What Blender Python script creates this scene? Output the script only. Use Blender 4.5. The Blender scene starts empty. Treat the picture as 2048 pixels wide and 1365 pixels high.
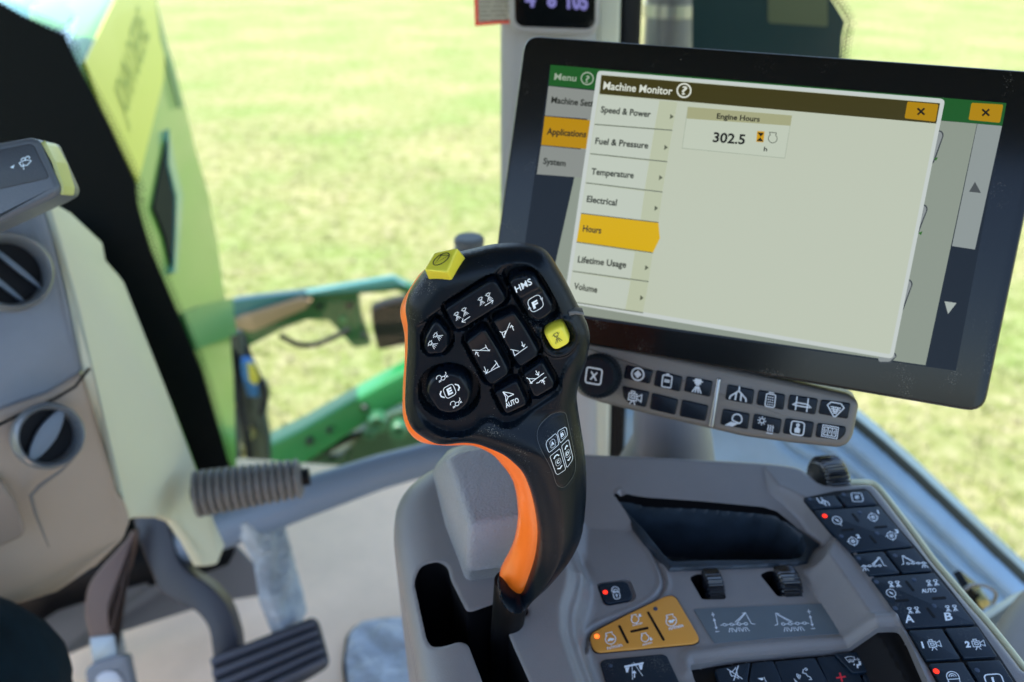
import bpy, bmesh, math, random
import numpy as np
from mathutils import Vector, Matrix
random.seed(7); rng = np.random.RandomState(7)
S = bpy.context.scene; COL = S.collection
R = math.radians
# ------------------------------------------------------------------ camera, sky, sun, exposure
GZ, CAMZ = 0.0, 2.55                      # ground, camera height; cab floor at 1.40
FLOOR = 1.40
PITCH = 27.0; FPX = 1750.0
cam = bpy.data.cameras.new('camera'); co = bpy.data.objects.new('camera', cam); COL.objects.link(co)
cam.sensor_width = 36; cam.lens = FPX/2048*36; cam.clip_start = .01; cam.clip_end = 2000
co.location = (0, 0, CAMZ); co.rotation_euler = (R(90-PITCH), 0, 0)
cam.dof.use_dof = True; cam.dof.focus_distance = .47; cam.dof.aperture_fstop = 6.0
S.camera = co
w = bpy.data.worlds.new('World'); S.world = w; w.use_nodes = True
SUN_EL, SUN_AZ = 68.0, 262.0              # azimuth measured clockwise from +Y
nt = w.node_tree; bg = nt.nodes['Background']
sky = nt.nodes.new('ShaderNodeTexSky'); sky.sky_type = 'NISHITA'; sky.sun_disc = False
sky.sun_elevation = R(SUN_EL); sky.sun_rotation = R(SUN_AZ)
nt.links.new(sky.outputs[0], bg.inputs[0]); bg.inputs[1].default_value = .15
sl = bpy.data.lights.new('sun', 'SUN'); sl.energy = 3.2; sl.angle = R(.5); sl.color = (1, .96, .9)
so = bpy.data.objects.new('sun', sl); COL.objects.link(so)
d = Vector((math.sin(R(SUN_AZ))*math.cos(R(SUN_EL)), math.cos(R(SUN_AZ))*math.cos(R(SUN_EL)), math.sin(R(SUN_EL))))
so.rotation_euler = d.to_track_quat('Z', 'Y').to_euler(); so.location = (-3, 0, 8)
S.view_settings.view_transform = 'Standard'; S.view_settings.look = 'None'
S.view_settings.exposure = 1.92; S.view_settings.gamma = 1
S.cycles.use_denoising = True; S.cycles.max_bounces = 8; S.cycles.transparent_max_bounces = 12
S.cycles.sample_clamp_indirect = 6

# ------------------------------------------------------------------ measuring: pixel -> point on a real plane
cp, sp = math.cos(R(PITCH)), math.sin(R(PITCH))
RT = np.array([1., 0, 0]); UP = np.array([0, sp, cp]); FW = np.array([0, cp, -sp]); CO = np.array([0, 0, CAMZ])
def ray(u, v): return RT*(u-1024)/FPX + UP*(682.5-v)/FPX + FW
def at(u, v, dep): return CO + ray(u, v)*dep
class Plane:
    def __init__(s, o, n, x=(1, 0, 0)):
        s.o = np.array(o, float); s.n = np.array(n, float); s.n /= np.linalg.norm(s.n)
        x = np.array(x, float); x -= s.n*(x@s.n); s.x = x/np.linalg.norm(x); s.y = np.cross(s.n, s.x)
    def loc(s, u, v, z=0.):
        r = ray(u, v); t = ((s.o+s.n*z-CO)@s.n)/(r@s.n); p = CO+r*t-s.o
        return (p@s.x, p@s.y)
    def L(s, pts, z=0.): return [s.loc(u, v, z) for u, v in pts]
    def w(s, x, y, z=0.): return s.o+s.x*x+s.y*y+s.n*z
    def W(s, a, z):
        a = np.asarray(a); z = np.broadcast_to(z, (len(a),))
        return s.o+np.outer(a[:, 0], s.x)+np.outer(a[:, 1], s.y)+np.outer(z, s.n)
    def off(s, z): return Plane(s.o+s.n*z, s.n, s.x)
def plane3(a, b, c, x=(1, 0, 0)):
    A, B, Cc = at(*a), at(*b), at(*c); n = np.cross(B-A, Cc-A)
    if n@(CO-A) < 0: n = -n
    return Plane(A, n, x)
def facing(u, v, dep, tilt=(0, 0)):       # vertical-ish plane through a measured point
    n = np.array([tilt[0], -1, tilt[1]], float); return Plane(at(u, v, dep), n)

# ------------------------------------------------------------------ materials
MATS = {}
def mat(name, col, rough=.5, metal=0., grain=0., gscale=900, specks=0., coat=0., mott=0., mscale=30, emit=None, estr=1., spec=.5, sss=0):
    if name in MATS: return MATS[name]
    m = bpy.data.materials.new(name); m.use_nodes = True; n = m.node_tree; b = n.nodes['Principled BSDF']
    b.inputs['Base Color'].default_value = (*col, 1); b.inputs['Roughness'].default_value = rough
    b.inputs['Metallic'].default_value = metal; b.inputs['Coat Weight'].default_value = coat
    b.inputs['Specular IOR Level'].default_value = spec
    tc = n.nodes.new('ShaderNodeTexCoord'); last = None
    def noise(sc, det=2, rg=.5):
        t = n.nodes.new('ShaderNodeTexNoise'); t.inputs['Scale'].default_value = sc; t.inputs['Detail'].default_value = det
        t.inputs['Roughness'].default_value = rg
        n.links.new(tc.outputs['Object'], t.inputs['Vector']); return t
    if mott:
        t = noise(mscale, 5, .6); rp = n.nodes.new('ShaderNodeMapRange'); rp.inputs[1].default_value = .3; rp.inputs[2].default_value = .7
        rp.inputs[3].default_value = 1-mott; rp.inputs[4].default_value = 1+mott
        n.links.new(t.outputs['Fac'], rp.inputs[0]); mx = n.nodes.new('ShaderNodeVectorMath'); mx.operation = 'SCALE'
        mx.inputs[0].default_value = col; n.links.new(rp.outputs[0], mx.inputs['Scale']); last = mx.outputs[0]
        rr = n.nodes.new('ShaderNodeMapRange'); rr.inputs[3].default_value = rough-.08; rr.inputs[4].default_value = rough+.1
        n.links.new(t.outputs['Fac'], rr.inputs[0]); n.links.new(rr.outputs[0], b.inputs['Roughness'])
    if specks:
        t = noise(1400, 1); t2 = noise(45, 3)
        mu = n.nodes.new('ShaderNodeMath'); mu.operation = 'MULTIPLY'; n.links.new(t.outputs['Fac'], mu.inputs[0]); n.links.new(t2.outputs['Fac'], mu.inputs[1])
        mr = n.nodes.new('ShaderNodeMapRange'); mr.inputs[1].default_value = .39; mr.inputs[2].default_value = .47; mr.inputs[4].default_value = specks
        n.links.new(mu.outputs[0], mr.inputs[0])
        mx = n.nodes.new('ShaderNodeMix'); mx.data_type = 'RGBA'; n.links.new(mr.outputs[0], mx.inputs[0])
        if last: n.links.new(last, mx.inputs[6])
        else: mx.inputs[6].default_value = (*col, 1)
        mx.inputs[7].default_value = (.34, .33, .3, 1); last = mx.outputs[2]
    if last: n.links.new(last, b.inputs['Base Color'])
    if grain:
        t = noise(gscale, 2); bp = n.nodes.new('ShaderNodeBump'); bp.inputs['Strength'].default_value = grain
        bp.inputs['Distance'].default_value = .6/gscale
        n.links.new(t.outputs['Fac'], bp.inputs['Height']); n.links.new(bp.outputs[0], b.inputs['Normal'])
    if emit: b.inputs['Emission Color'].default_value = (*emit, 1); b.inputs['Emission Strength'].default_value = estr
    MATS[name] = m; return m
def emis(name, col, s, rough=.25):
    return mat(name, tuple(c*.05 for c in col), rough, emit=col, estr=s, spec=.12)
TAUPE = mat('taupe_plastic', (.185, .177, .178), .38, grain=.5, gscale=1300, mott=.05, mscale=25)
TAUPE_G = mat('grained_grey_plastic', (.25, .25, .265), .36, grain=1., gscale=620, mott=.04)
BLACKP = mat('soft_black_plastic', (.0032, .0065, .0115), .27, grain=.35, gscale=1500, specks=.24, spec=.15)
BLACKK = mat('key_black_rubber', (.003, .006, .0115), .25, grain=.25, gscale=2200, spec=.16)
BLACKD = mat('deep_black_plastic', (.003, .003, .004), .5, spec=.2)
STRIPK = mat('keypad_membrane', (.005, .014, .027), .38, grain=.3, gscale=1800, specks=.2, spec=.35)
ORANGE = mat('orange_plastic', (.95, .17, .01), .32, coat=.2)
OPAD = mat('orange_key_pad', (.62, .27, .04), .5, grain=.2)
YEL = mat('yellow_key_plastic', (.68, .62, .05), .42, grain=.2)
WHITE = mat('white_print', (.72, .78, .84), .5)
WSOFT = mat('pale_print', (.45, .5, .56), .5)
INK = mat('dark_print', (.02, .025, .02), .5)
LEDOFF = mat('unlit_led', (.03, .05, .09), .3)
LEDRED = emis('lit_red_led', (1, .03, .015), .6); LEDOR = emis('lit_orange_led', (1, .13, .02), .8)
LEDCORE = emis('led_core', (1, .35, .05), 8)
GLOSSB = mat('screen_bezel_glass', (.002, .003, .004), .18, specks=.22, spec=.3)

# ------------------------------------------------------------------ scene tree
def thing(name, label, cat, base, group=None):
    o = bpy.data.objects.new(name, None); COL.objects.link(o); o.location = base; o.empty_display_size = .05
    o['label'] = label; o['category'] = cat
    if group: o['group'] = group
    return o
def wloc(o):
    v = Vector((0, 0, 0))
    while o: v += o.location; o = o.parent
    return v
def mk(name, V, Fc, m, parent=None, smooth=True, mi=None, tag=None, label=None):
    V = np.asarray(V, float)
    base = np.array(wloc(parent)) if parent else None
    me = bpy.data.meshes.new(name)
    if parent is not None: V = V-base; loc = (0, 0, 0)
    else:
        loc = V.mean(0); loc[2] = V[:, 2].min(); V = V-loc
    me.from_pydata(V.tolist(), [], [list(map(int, f)) for f in Fc])
    for x in (m if isinstance(m, (list, tuple)) else [m]): me.materials.append(x)
    if mi is not None: me.polygons.foreach_set('material_index', np.asarray(mi, dtype=np.int32))
    me.validate(); me.update()
    bm = bmesh.new(); bm.from_mesh(me); bmesh.ops.remove_doubles(bm, verts=bm.verts, dist=1e-6)
    for f in bm.faces: f.smooth = smooth
    bm.to_mesh(me); bm.free()
    if smooth: me.set_sharp_from_angle(angle=R(38))
    o = bpy.data.objects.new(name, me); COL.objects.link(o); o.location = loc
    if parent: o.parent = parent
    if tag:
        o['label'], o['category'] = tag[0], tag[1]
        if len(tag) > 2: o['group'] = tag[2]
    if label: o['label'] = label
    return o

# ------------------------------------------------------------------ 2D helpers
def rnd(P, r, seg=5):
    P = [np.array(p, float) for p in P]; out = []; n = len(P)
    for i in range(n):
        a, b, c = P[i-1], P[i], P[(i+1) % n]
        u, v = a-b, c-b; lu, lv = np.linalg.norm(u), np.linalg.norm(v)
        if lu < 1e-9 or lv < 1e-9: continue
        k = min(r, lu*.45, lv*.45); p0 = b+u/lu*k; p1 = b+v/lv*k
        if (u@v)/(lu*lv) < -.995: out.append(b); continue
        for j in range(seg+1):
            t = j/seg; out.append((1-t)**2*p0+2*t*(1-t)*b+t*t*p1)
    return out
def crm(P, n=5, closed=True):
    P = [np.array(p, float) for p in P]; out = []; N = len(P)
    for i in range(N if closed else N-1):
        g = lambda k: P[k % N] if closed else P[max(0, min(N-1, k))]
        a, b, c, e = g(i-1), g(i), g(i+1), g(i+2)
        for j in range(n):
            t = j/n; out.append(.5*((2*b)+(c-a)*t+(2*a-5*b+4*c-e)*t*t+(3*b-a-3*c+e)*t**3))
    if not closed: out.append(P[-1])
    return out
def ccw(P):
    a = np.asarray(P); x, y = a[:, 0], a[:, 1]
    return a if (x*np.roll(y, -1)-y*np.roll(x, -1)).sum() > 0 else a[::-1]
def inset(P, dd):
    P = ccw(P); e = np.roll(P, -1, 0)-P; e /= np.linalg.norm(e, axis=1)[:, None]+1e-12
    nn = np.stack([-e[:, 1], e[:, 0]], 1); n0 = np.roll(nn, 1, 0); b = nn+n0
    k = 1/np.maximum(.35, (b*nn).sum(1)); return P+b*k[:, None]*dd
def near(X, P, closed=True, cut=.03):
    P = np.asarray(P)
    if len(X) > 4000 and cut:
        k = ((X > P.min(0)-cut) & (X < P.max(0)+cut)).all(1)
        if k.mean() < .8:
            bb = np.full(len(X), cut); qq = np.zeros((len(X), 2))
            if k.any(): bb[k], qq[k] = near(X[k], P, closed, 0)
            return bb, qq
    n = len(P); best = np.full(len(X), 1e9); q = np.zeros((len(X), 2))
    for i in range(n if closed else n-1):
        a, b = P[i], P[(i+1) % n]; ab = b-a; L2 = ab@ab
        if L2 < 1e-14: continue
        t = np.clip(((X-a)@ab)/L2, 0, 1); c = a+t[:, None]*ab; dd = np.hypot(X[:, 0]-c[:, 0], X[:, 1]-c[:, 1]); m = dd < best
        best[m] = dd[m]; q[m] = c[m]
    return best, q
def inside(X, P):
    P = np.asarray(P)
    if len(X) > 4000:
        k = ((X > P.min(0)) & (X < P.max(0))).all(1)
        if k.mean() < .8:
            r = np.zeros(len(X), bool)
            if k.any(): r[k] = _ins(X[k], P)
            return r
    return _ins(X, P)
def _ins(X, P):
    r = np.zeros(len(X), bool)
    for i in range(len(P)):
        a, b = P[i-1], P[i]
        if a[1] == b[1]: continue
        c = (a[1] > X[:, 1]) != (b[1] > X[:, 1])
        r ^= c & (X[:, 0] < (b[0]-a[0])*(X[:, 1]-a[1])/(b[1]-a[1])+a[0])
    return r
def sdf(X, P):
    dd, q = near(X, P); return np.where(inside(X, P), dd, -dd)
def ss(a, b, x): t = np.clip((x-a)/(b-a), 0, 1); return t*t*(3-2*t)
def prof(dd, Rr): return np.sqrt(np.clip(1-(1-np.clip(dd/Rr, 0, 1))**2, 0, 1))

# ------------------------------------------------------------------ shape builders
def prism(name, pl, px, z0, z1, m, parent=None, r=0., bev=0., tr=None, smooth=True, local=False, **k):
    """outline traced at height tr (default z1), extruded z0..z1 with a rounded top edge"""
    P = px if local else pl.L(px, z1 if tr is None else tr)
    if r: P = rnd(P, r)
    P = ccw(P); n = len(P); V = [pl.W(P, z0)]; rings = 1
    if bev:
        for j in range(5):
            th = j/4*math.pi/2; V.append(pl.W(inset(P, bev*(1-math.cos(th))), z1-bev+bev*math.sin(th))); rings += 1
    else: V.append(pl.W(P, z1)); rings += 1
    Fc = []
    for i in range(rings-1):
        for j in range(n): Fc.append((i*n+j, i*n+(j+1) % n, (i+1)*n+(j+1) % n, (i+1)*n+j))
    Fc.append(list(range((rings-1)*n, rings*n))); Fc.append(list(range(n-1, -1, -1)))
    return mk(name, np.vstack(V), Fc, m, parent, smooth, **k)
def sculpt(name, pl, P, cell, hf, m, parent=None, mf=None, skirt=None, local=False, tr=0., back=None, snaps=(), **k):
    P = ccw(P if local else pl.L(P, tr)); lo, hi = P.min(0)-cell, P.max(0)+cell
    nx, ny = (np.ceil((hi-lo)/cell)).astype(int)+1
    gx, gy = np.meshgrid(lo[0]+np.arange(nx)*cell, lo[1]+np.arange(ny)*cell); X = np.stack([gx.ravel(), gy.ravel()], 1)
    dd, q = near(X, P); ins = inside(X, P); sn = dd < cell*.55; X[sn] = q[sn]; ok = ins | sn; dd = np.where(sn, 0, np.where(ins, dd, -dd))
    cut_ = np.zeros(len(X), bool); Xi = X.copy()
    for Q in snaps:
        dq, qq = near(X, Q, True, .01); k_ = (dq < cell*.55) & ~sn & ins & ~cut_; X[k_] = qq[k_]; cut_ |= k_
        cand = [X[k_]+.0004*np.array([math.cos(a), math.sin(a)]) for a in np.linspace(0, 2*math.pi, 13)[:-1]]
        sc_ = np.array([sdf(c_, Q) for c_ in cand]); Xi[k_] = np.array(cand)[sc_.argmax(0), np.arange(k_.sum())]
    Z = hf(X, dd); V = pl.W(X, Z); Fc = []
    for j in range(ny-1):
        for i in range(nx-1):
            c = [j*nx+i, j*nx+i+1, (j+1)*nx+i+1, (j+1)*nx+i]; g = [v for v in c if ok[v]]
            if len(g) >= 3 and not all(sn[v] for v in g): Fc.append(g)
    if len(snaps):
        F2 = []
        for f in Fc:
            if len(f) == 4:
                c_ = [cut_[v] for v in f]
                if sum(c_) == 2 and c_[0] == c_[2]:
                    o_ = 0 if c_[0] else 1; f = f[o_:]+f[:o_]; F2 += [[f[0], f[1], f[2]], [f[0], f[2], f[3]]]; continue
            F2.append(f)
        Fc = F2; cen = np.array([X[f].mean(0) for f in Fc]); inn = np.zeros(len(Fc), bool)
        for Q in snaps: inn |= inside(cen, Q)
        ids = np.where(cut_)[0]; N0 = len(X); cp = {v: N0+i for i, v in enumerate(ids)}
        Zi = hf(Xi[ids], dd[ids]); Zo = hf(X[ids]+(X[ids]-Xi[ids]), dd[ids]); Z = Z.copy(); Z[ids] = Zo
        X = np.vstack([X, X[ids]]); Z = np.r_[Z, Zi]; dd = np.r_[dd, dd[ids]]; V = pl.W(X, Z)
        oe = {}
        for f, q_i in zip(Fc, inn):
            if not q_i:
                for a, b in zip(f, f[1:]+f[:1]): oe[(a, b)] = 1
        W_ = []
        for i, f in enumerate(Fc):
            if inn[i]:
                for a, b in zip(f, f[1:]+f[:1]):
                    if cut_[a] and cut_[b] and (b, a) in oe: W_.append([cp[b], cp[a], a, b])
                Fc[i] = [cp.get(v, v) for v in f]
        Fc += W_
    nW = len(W_) if len(snaps) else 0
    used = sorted({v for f in Fc for v in f}); mp = {v: i for i, v in enumerate(used)}
    Fc = [[mp[v] for v in f] for f in Fc]; V = V[used]; X = X[used]; Zu = Z[used]
    mi = mf(np.array([X[f].mean(0) for f in Fc]), np.array([Zu[f].mean() for f in Fc])) if mf is not None else np.zeros(len(Fc), int)
    mi = list(mi)
    for i in range(len(Fc)-nW, len(Fc)): mi[i] = 1 if (mf is not None and np.ptp(Zu[Fc[i]]) > .01) else 0
    ed = {}
    for f in Fc:
        for a, b in zip(f, f[1:]+f[:1]): ed[(a, b)] = 1
    bd = [(a, b) for (a, b) in ed if (b, a) not in ed]
    if back is not None:
        Zb = back(X, dd[used]); n0 = len(V); V = np.vstack([V, pl.W(X, Zb)])
        nf = len(Fc); Fc += [[v+n0 for v in reversed(f)] for f in Fc[:nf]]; mi += mi[:nf]
        for a, b in bd: Fc.append([b, a, a+n0, b+n0]); mi.append(0)
    elif skirt is not None:
        ids = sorted({v for e in bd for v in e}); im = {v: len(V)+i for i, v in enumerate(ids)}
        V = np.vstack([V, pl.W(X[ids], skirt)])
        for a, b in bd: Fc.append([b, a, im[a], im[b]]); mi.append(0)
    return mk(name, V, Fc, m, parent, mi=mi, **k)
def ribbons(pl, strokes, wd, zf):
    """printed marks: mitred flat ribbons, one hair above each other; strokes are (points, closed) in plane metres"""
    V, Fc = [], []; kz = 0
    for st in strokes:
        pts, closed = st[0], st[1]; fill = len(st) > 2 and st[2]
        P = np.array(pts, float); kz += 1; dz = (kz % 7)*6e-6
        if fill:
            b = len(V); V += list(pl.W(P, zf(P)+dz)); Fc.append(list(range(b, b+len(P)))); continue
        n = len(P)
        if n < 2: continue
        e = np.diff(np.vstack([P, P[:1]]) if closed else P, axis=0); e /= np.linalg.norm(e, axis=1)[:, None]+1e-12
        nn = np.stack([-e[:, 1], e[:, 0]], 1)
        if closed: a, b_ = np.roll(nn, 1, 0), nn
        else: a, b_ = np.vstack([nn[:1], nn]), np.vstack([nn, nn[-1:]])
        mm = a+b_; kk = 1/np.maximum(.5, (mm*b_).sum(1)); off = mm*kk[:, None]*wd/2
        L_, R_ = P+off, P-off; b = len(V); V += list(pl.W(L_, zf(L_)+dz)); V += list(pl.W(R_, zf(R_)+dz))
        for i in range(n if closed else n-1):
            j = (i+1) % n; Fc.append((b+i, b+n+i, b+n+j, b+j))
    return V, Fc
def marks(name, pl, strokes, wpx, m, parent, z, T=None, zf=None, fine=False, **k):
    """strokes in pixel coordinates (or unit coordinates mapped by T=(centre, ex, ey))"""
    if T:
        c, ex, ey = [np.array(t, float) for t in T]
        strokes = [([c+ex*p[0]+ey*p[1] for p in s[0]], *s[1:]) for s in strokes]
    if fine:
        ns = []
        for s in strokes:
            P = [np.array(p, float) for p in s[0]]
            if len(s) > 2 and s[2]: ns.append(s); continue
            Q = []
            for i in range(len(P) if s[1] else len(P)-1):
                a, b = P[i], P[(i+1) % len(P)]; kn = max(1, int(np.linalg.norm(b-a)/5))
                Q += [a+(b-a)*t/kn for t in range(kn)]
            if not s[1]: Q.append(P[-1])
            ns.append((Q, s[1]))
        strokes = ns
    loc = [([pl.loc(p[0], p[1], z) for p in s[0]], *s[1:]) for s in strokes]
    c0 = strokes[0][0][0]; p0 = np.array(pl.loc(*c0, z)); p1 = np.array(pl.loc(c0[0]+1, c0[1], z)); mpp = np.linalg.norm(p1-p0)
    zz = (lambda P: np.full(len(P), z)) if zf is None else zf
    V, Fc = ribbons(pl, loc, wpx*mpp, zz)
    return mk(name, V, Fc, m, parent, smooth=False, **k)
def circ(cx, cy, r, n=20, a0=0, a1=360): 
    return [(cx+r*math.cos(R(a0+(a1-a0)*i/(n if a1-a0 >= 360 else n-1))), cy+r*math.sin(R(a0+(a1-a0)*i/(n if a1-a0 >= 360 else n-1)))) for i in range(n)]
def C_(cx, cy, r, n=20): return (circ(cx, cy, r, n), True)
def F_(pts): return (pts, True, True)
def Lr(*p): return (list(p), False)
def Cl(*p): return (list(p), True)
def rsq(cx, cy, s, r=.35, h=None):
    h = h or s; return (rnd([(cx-s, cy-h), (cx+s, cy-h), (cx+s, cy+h), (cx-s, cy+h)], r*s, 4), True)
_tc = {}
def glyphs(s, bold=0.):
    if (s, bold) in _tc: return _tc[(s, bold)]
    c = bpy.data.curves.new('t', 'FONT'); c.body = s; c.size = 1; c.offset = bold; c.resolution_u = 3
    o = bpy.data.objects.new('t', c); me = o.to_mesh()
    V = np.array([v.co[:2] for v in me.vertices]); Fc = [list(p.vertices) for p in me.polygons]
    o.to_mesh_clear(); bpy.data.objects.remove(o); bpy.data.curves.remove(c)
    _tc[(s, bold)] = (V, Fc); return V, Fc
def textmesh(pl, s, p0, p1, cap, z, bold=0., zf=None):
    """text whose baseline runs p0->p1 in pixels, cap = pixel vector of the capital height"""
    V, Fc = glyphs(s, bold); x0, x1 = V[:, 0].min(), V[:, 0].max(); H = .73
    p0, p1, cap = np.array(p0, float), np.array(p1, float), np.array(cap, float)
    A = np.array([pl.loc(*(p0+(p1-p0)*(v[0]-x0)/(x1-x0)+cap*v[1]/H), z) for v in V])
    return pl.W(A, z if zf is None else zf(A)), Fc
def text(name, pl, s, p0, p1, cap, z, m, parent, bold=0., zf=None, **k):
    V, Fc = textmesh(pl, s, p0, p1, cap, z, bold, zf); return mk(name, V, Fc, m, parent, smooth=False, **k)
def texts(name, pl, items, z, m, parent, bold=0., **k):
    V, Fc = np.zeros((0, 3)), []
    for it in items:
        a, f = textmesh(pl, it[0], it[1], it[2], it[3], z, bold); n = len(V); V = np.vstack([V, a]); Fc += [[i+n for i in q] for q in f]
    return mk(name, V, Fc, m, parent, smooth=False, **k)
def loft(name, rings, m, parent=None, caps=True, **k):
    n = len(rings[0]); V = np.vstack(rings); Fc = []
    for i in range(len(rings)-1):
        for j in range(n): Fc.append((i*n+j, i*n+(j+1) % n, (i+1)*n+(j+1) % n, (i+1)*n+j))
    if caps: Fc.append(list(range(n-1, -1, -1))); Fc.append(list(range((len(rings)-1)*n, len(rings)*n)))
    o = mk(name, V, Fc, m, parent, **k)
    bm = bmesh.new(); bm.from_mesh(o.data); bmesh.ops.recalc_face_normals(bm, faces=bm.faces); bm.to_mesh(o.data); bm.free(); return o
def frustum(name, pl, bot, zb, top, zt, m, parent, r=.002, bev=.002, seg=5, **k):
    B = np.array(rnd(pl.L(bot, zb), r, seg)); T = np.array(rnd(pl.L(top, zt), r, seg))
    if len(B) != len(T): raise ValueError(name)
    if (lambda a: (a[:, 0]*np.roll(a[:, 1], -1)-a[:, 1]*np.roll(a[:, 0], -1)).sum())(T) < 0: B, T = B[::-1], T[::-1]
    rings = [pl.W(B, zb)]
    f = 1-bev/max(1e-6, zt-zb); rings.append(pl.W(B+(T-B)*f, zb+(zt-zb)*f))
    for j in range(1, 6):
        th = j/5*math.pi/2; rings.append(pl.W(inset(T, bev*(1-math.cos(th))), zt-bev+bev*math.sin(th)))
    return loft(name, rings, m, parent, **k)
def lathe(name, a, b, profile, m, parent=None, n=40, knurl=0, kd=0., **k):
    """profile: (t along a->b, radius)"""
    a, b = np.array(a, float), np.array(b, float); ax = b-a; L = np.linalg.norm(ax); ax /= L
    u = np.cross(ax, [0, 0, 1.]) if abs(ax[2]) < .9 else np.cross(ax, [1., 0, 0]); u /= np.linalg.norm(u); v = np.cross(ax, u)
    rings = []
    for t, r in profile:
        ring = []
        for i in range(n):
            th = 2*math.pi*i/n; rr = r*(1+(kd*(.5+.5*math.cos(knurl*th)) if knurl and r > 0 else 0)); ring.append(a+ax*L*t+(u*math.cos(th)+v*math.sin(th))*rr)
        rings.append(np.array(ring))
    return loft(name, rings, m, parent, **k)
def tube(name, P, rad, m, parent=None, n=12, closed=False, flat=1., **k):
    P = [np.array(p, float) for p in P]; rads = rad if hasattr(rad, '__len__') else [rad]*len(P)
    rings = []; pu = None
    for i, p in enumerate(P):
        t = P[min(i+1, len(P)-1)]-P[max(i-1, 0)]; t /= np.linalg.norm(t)+1e-12
        u = np.cross(t, [0, 0, 1.]) if pu is None else pu-t*(pu@t)
        if np.linalg.norm(u) < 1e-3: u = np.cross(t, [1., 0, 0])
        u /= np.linalg.norm(u); pu = u; v = np.cross(t, u)
        rings.append(np.array([p+(u*math.cos(2*math.pi*j/n)+v*flat*math.sin(2*math.pi*j/n))*rads[i] for j in range(n)]))
    return loft(name, rings, m, parent, **k)
def boxw(name, c, s, m, parent=None, rz=0, bev=.01, **k):
    pl = Plane(np.array(c)-np.array([0, 0, s[2]/2]), (0, 0, 1), (math.cos(R(rz)), math.sin(R(rz)), 0))
    x, y = s[0]/2, s[1]/2
    return prism(name, pl, [(-x, -y), (x, -y), (x, y), (-x, y)], 0, s[2], m, parent, r=bev*1.2, bev=bev, local=True, **k)
def solid(name, faces, m, parent=None, thick=.012, bev=.006, seg=3, **k):
    """polyhedral shell from faces of (u, v, depth) corners, given thickness and rounded edges"""
    V, idx, Fc = [], {}, []
    for f in faces:
        q = []
        for c in f:
            if c not in idx: idx[c] = len(V); V.append(at(*c))
            q.append(idx[c])
        Fc.append(q)
    o = mk(name, V, Fc, m, parent, **k)
    bm = bmesh.new(); bm.from_mesh(o.data); bmesh.ops.recalc_face_normals(bm, faces=bm.faces)
    s = sum((f.normal.dot(Vector(CO-np.array(wloc(o)))-f.calc_center_median()))*f.calc_area() for f in bm.faces)
    if s < 0: bmesh.ops.reverse_faces(bm, faces=bm.faces)
    bm.to_mesh(o.data); bm.free()
    a = o.modifiers.new('s', 'SOLIDIFY'); a.thickness = thick; a.offset = -1
    if bev: b = o.modifiers.new('b', 'BEVEL'); b.width = bev; b.segments = seg; b.limit_method = 'ANGLE'; b.angle_limit = R(20); b.harden_normals = False
    return o
#%%BUILD
# ================================================================== the control lever
G = plane3((1000, 500, .440), (1000, 1200, .525), (1150, 700, .462))
def px(*a): return [(780+x/2.967, 460+y/2.967) for x, y in a]          # tracing helper, first sheet
lever = thing('control_lever', 'black multifunction joystick with orange back edge rising from the armrest', 'joystick', tuple(G.w(*G.loc(1040, 1215), 0)))
SNG = None
GB = [(850,543),(831,568),(815,595),(811,622),(815,649),(815,696),(812,746),(810,797),(812,824),(822,848),(841,864),(868,878),(895,881),(925,878),(952,880),(975,888),
      (1002,900),(1024,917),(1043,938),(1056,967),(1065,997),(1071,1026),(1075,1060),(1074,1089),(1069,1119),(1057,1156),(1041,1192),(1017,1180),(1004,1166),(997,1164),(995,1182),(1005,1203),(1026,1213),(1042,1212),(1057,1204),(1072,1186),(1098,1163),
      (1124,1134),(1146,1104),(1163,1067),(1170,1026),(1173,982),(1172,934),(1168,895),(1161,850),(1155,810),(1154,788),(1161,753),(1173,720),(1180,685),(1178,660),(1168,637),(1154,610),(1137,576),
      (1117,541),(1097,511),(1077,498),(1050,492),(1016,492),(982,495),(955,501),(925,508),(890,517),(865,527)]
gb = np.array(crm(G.L(GB), 3))
PAN = np.array(crm(G.L([(828,663),(848,644),(868,629),(915,596),(950,573),(975,560),(991,548),(1003,536),(1022,530),(1049,529),(1073,543),(1093,571),(1112,608),(1128,640),(1150,650),(1161,675),(1152,706),(1132,732),(1122,758),(1117,784),(1070,817),(1030,845),(1005,848),(985,838),(965,842),(940,862),(900,868),(858,850),(832,815),(825,780),(824,720)], .0115), 3))
KEYS = {
 'nozzles': [(887,620),(896,611),(976,561),(989,559),(998,566),(1014,594),(1012,606),(996,618),(925,662),(912,663),(905,656)],
 'hms': [(1013,566),(1022,551),(1046,545),(1064,547),(1076,557),(1108,612),(1107,626),(1090,641),(1073,646),(1061,637)],
 'wedge': [(868,642),(879,644),(898,669),(900,693),(888,711),(854,713),(846,701),(847,679),(861,652)],
 'boomL': [(928,687),(935,678),(962,656),(974,658),(1020,740),(1019,753),(984,776),(970,766)],
 'boomR': [(982,646),(987,638),(1023,622),(1033,625),(1080,703),(1078,716),(1042,739),(1032,732)],
 'plow': [(1043,751),(1080,724),(1088,726),(1112,768),(1109,780),(1074,800),(1065,797)],
 'auto': [(986,787),(1029,762),(1037,764),(1056,807),(1055,815),(1014,834),(1006,828)],
 'yel': [(1088,668),(1093,657),(1112,648),(1124,647),(1133,654),(1142,675),(1139,686),(1118,702),(1107,702),(1098,694)]}
ZP = .0115                                                              # level of the key panel
kl = {k: np.array(rnd(G.L(v, ZP+.003), .002, 3)) for k, v in KEYS.items()}
kl['yel'] = np.array(rnd(G.L([(1084,667),(1126,645),(1146,688),(1107,708)], ZP+.003), .0042, 5))
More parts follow.
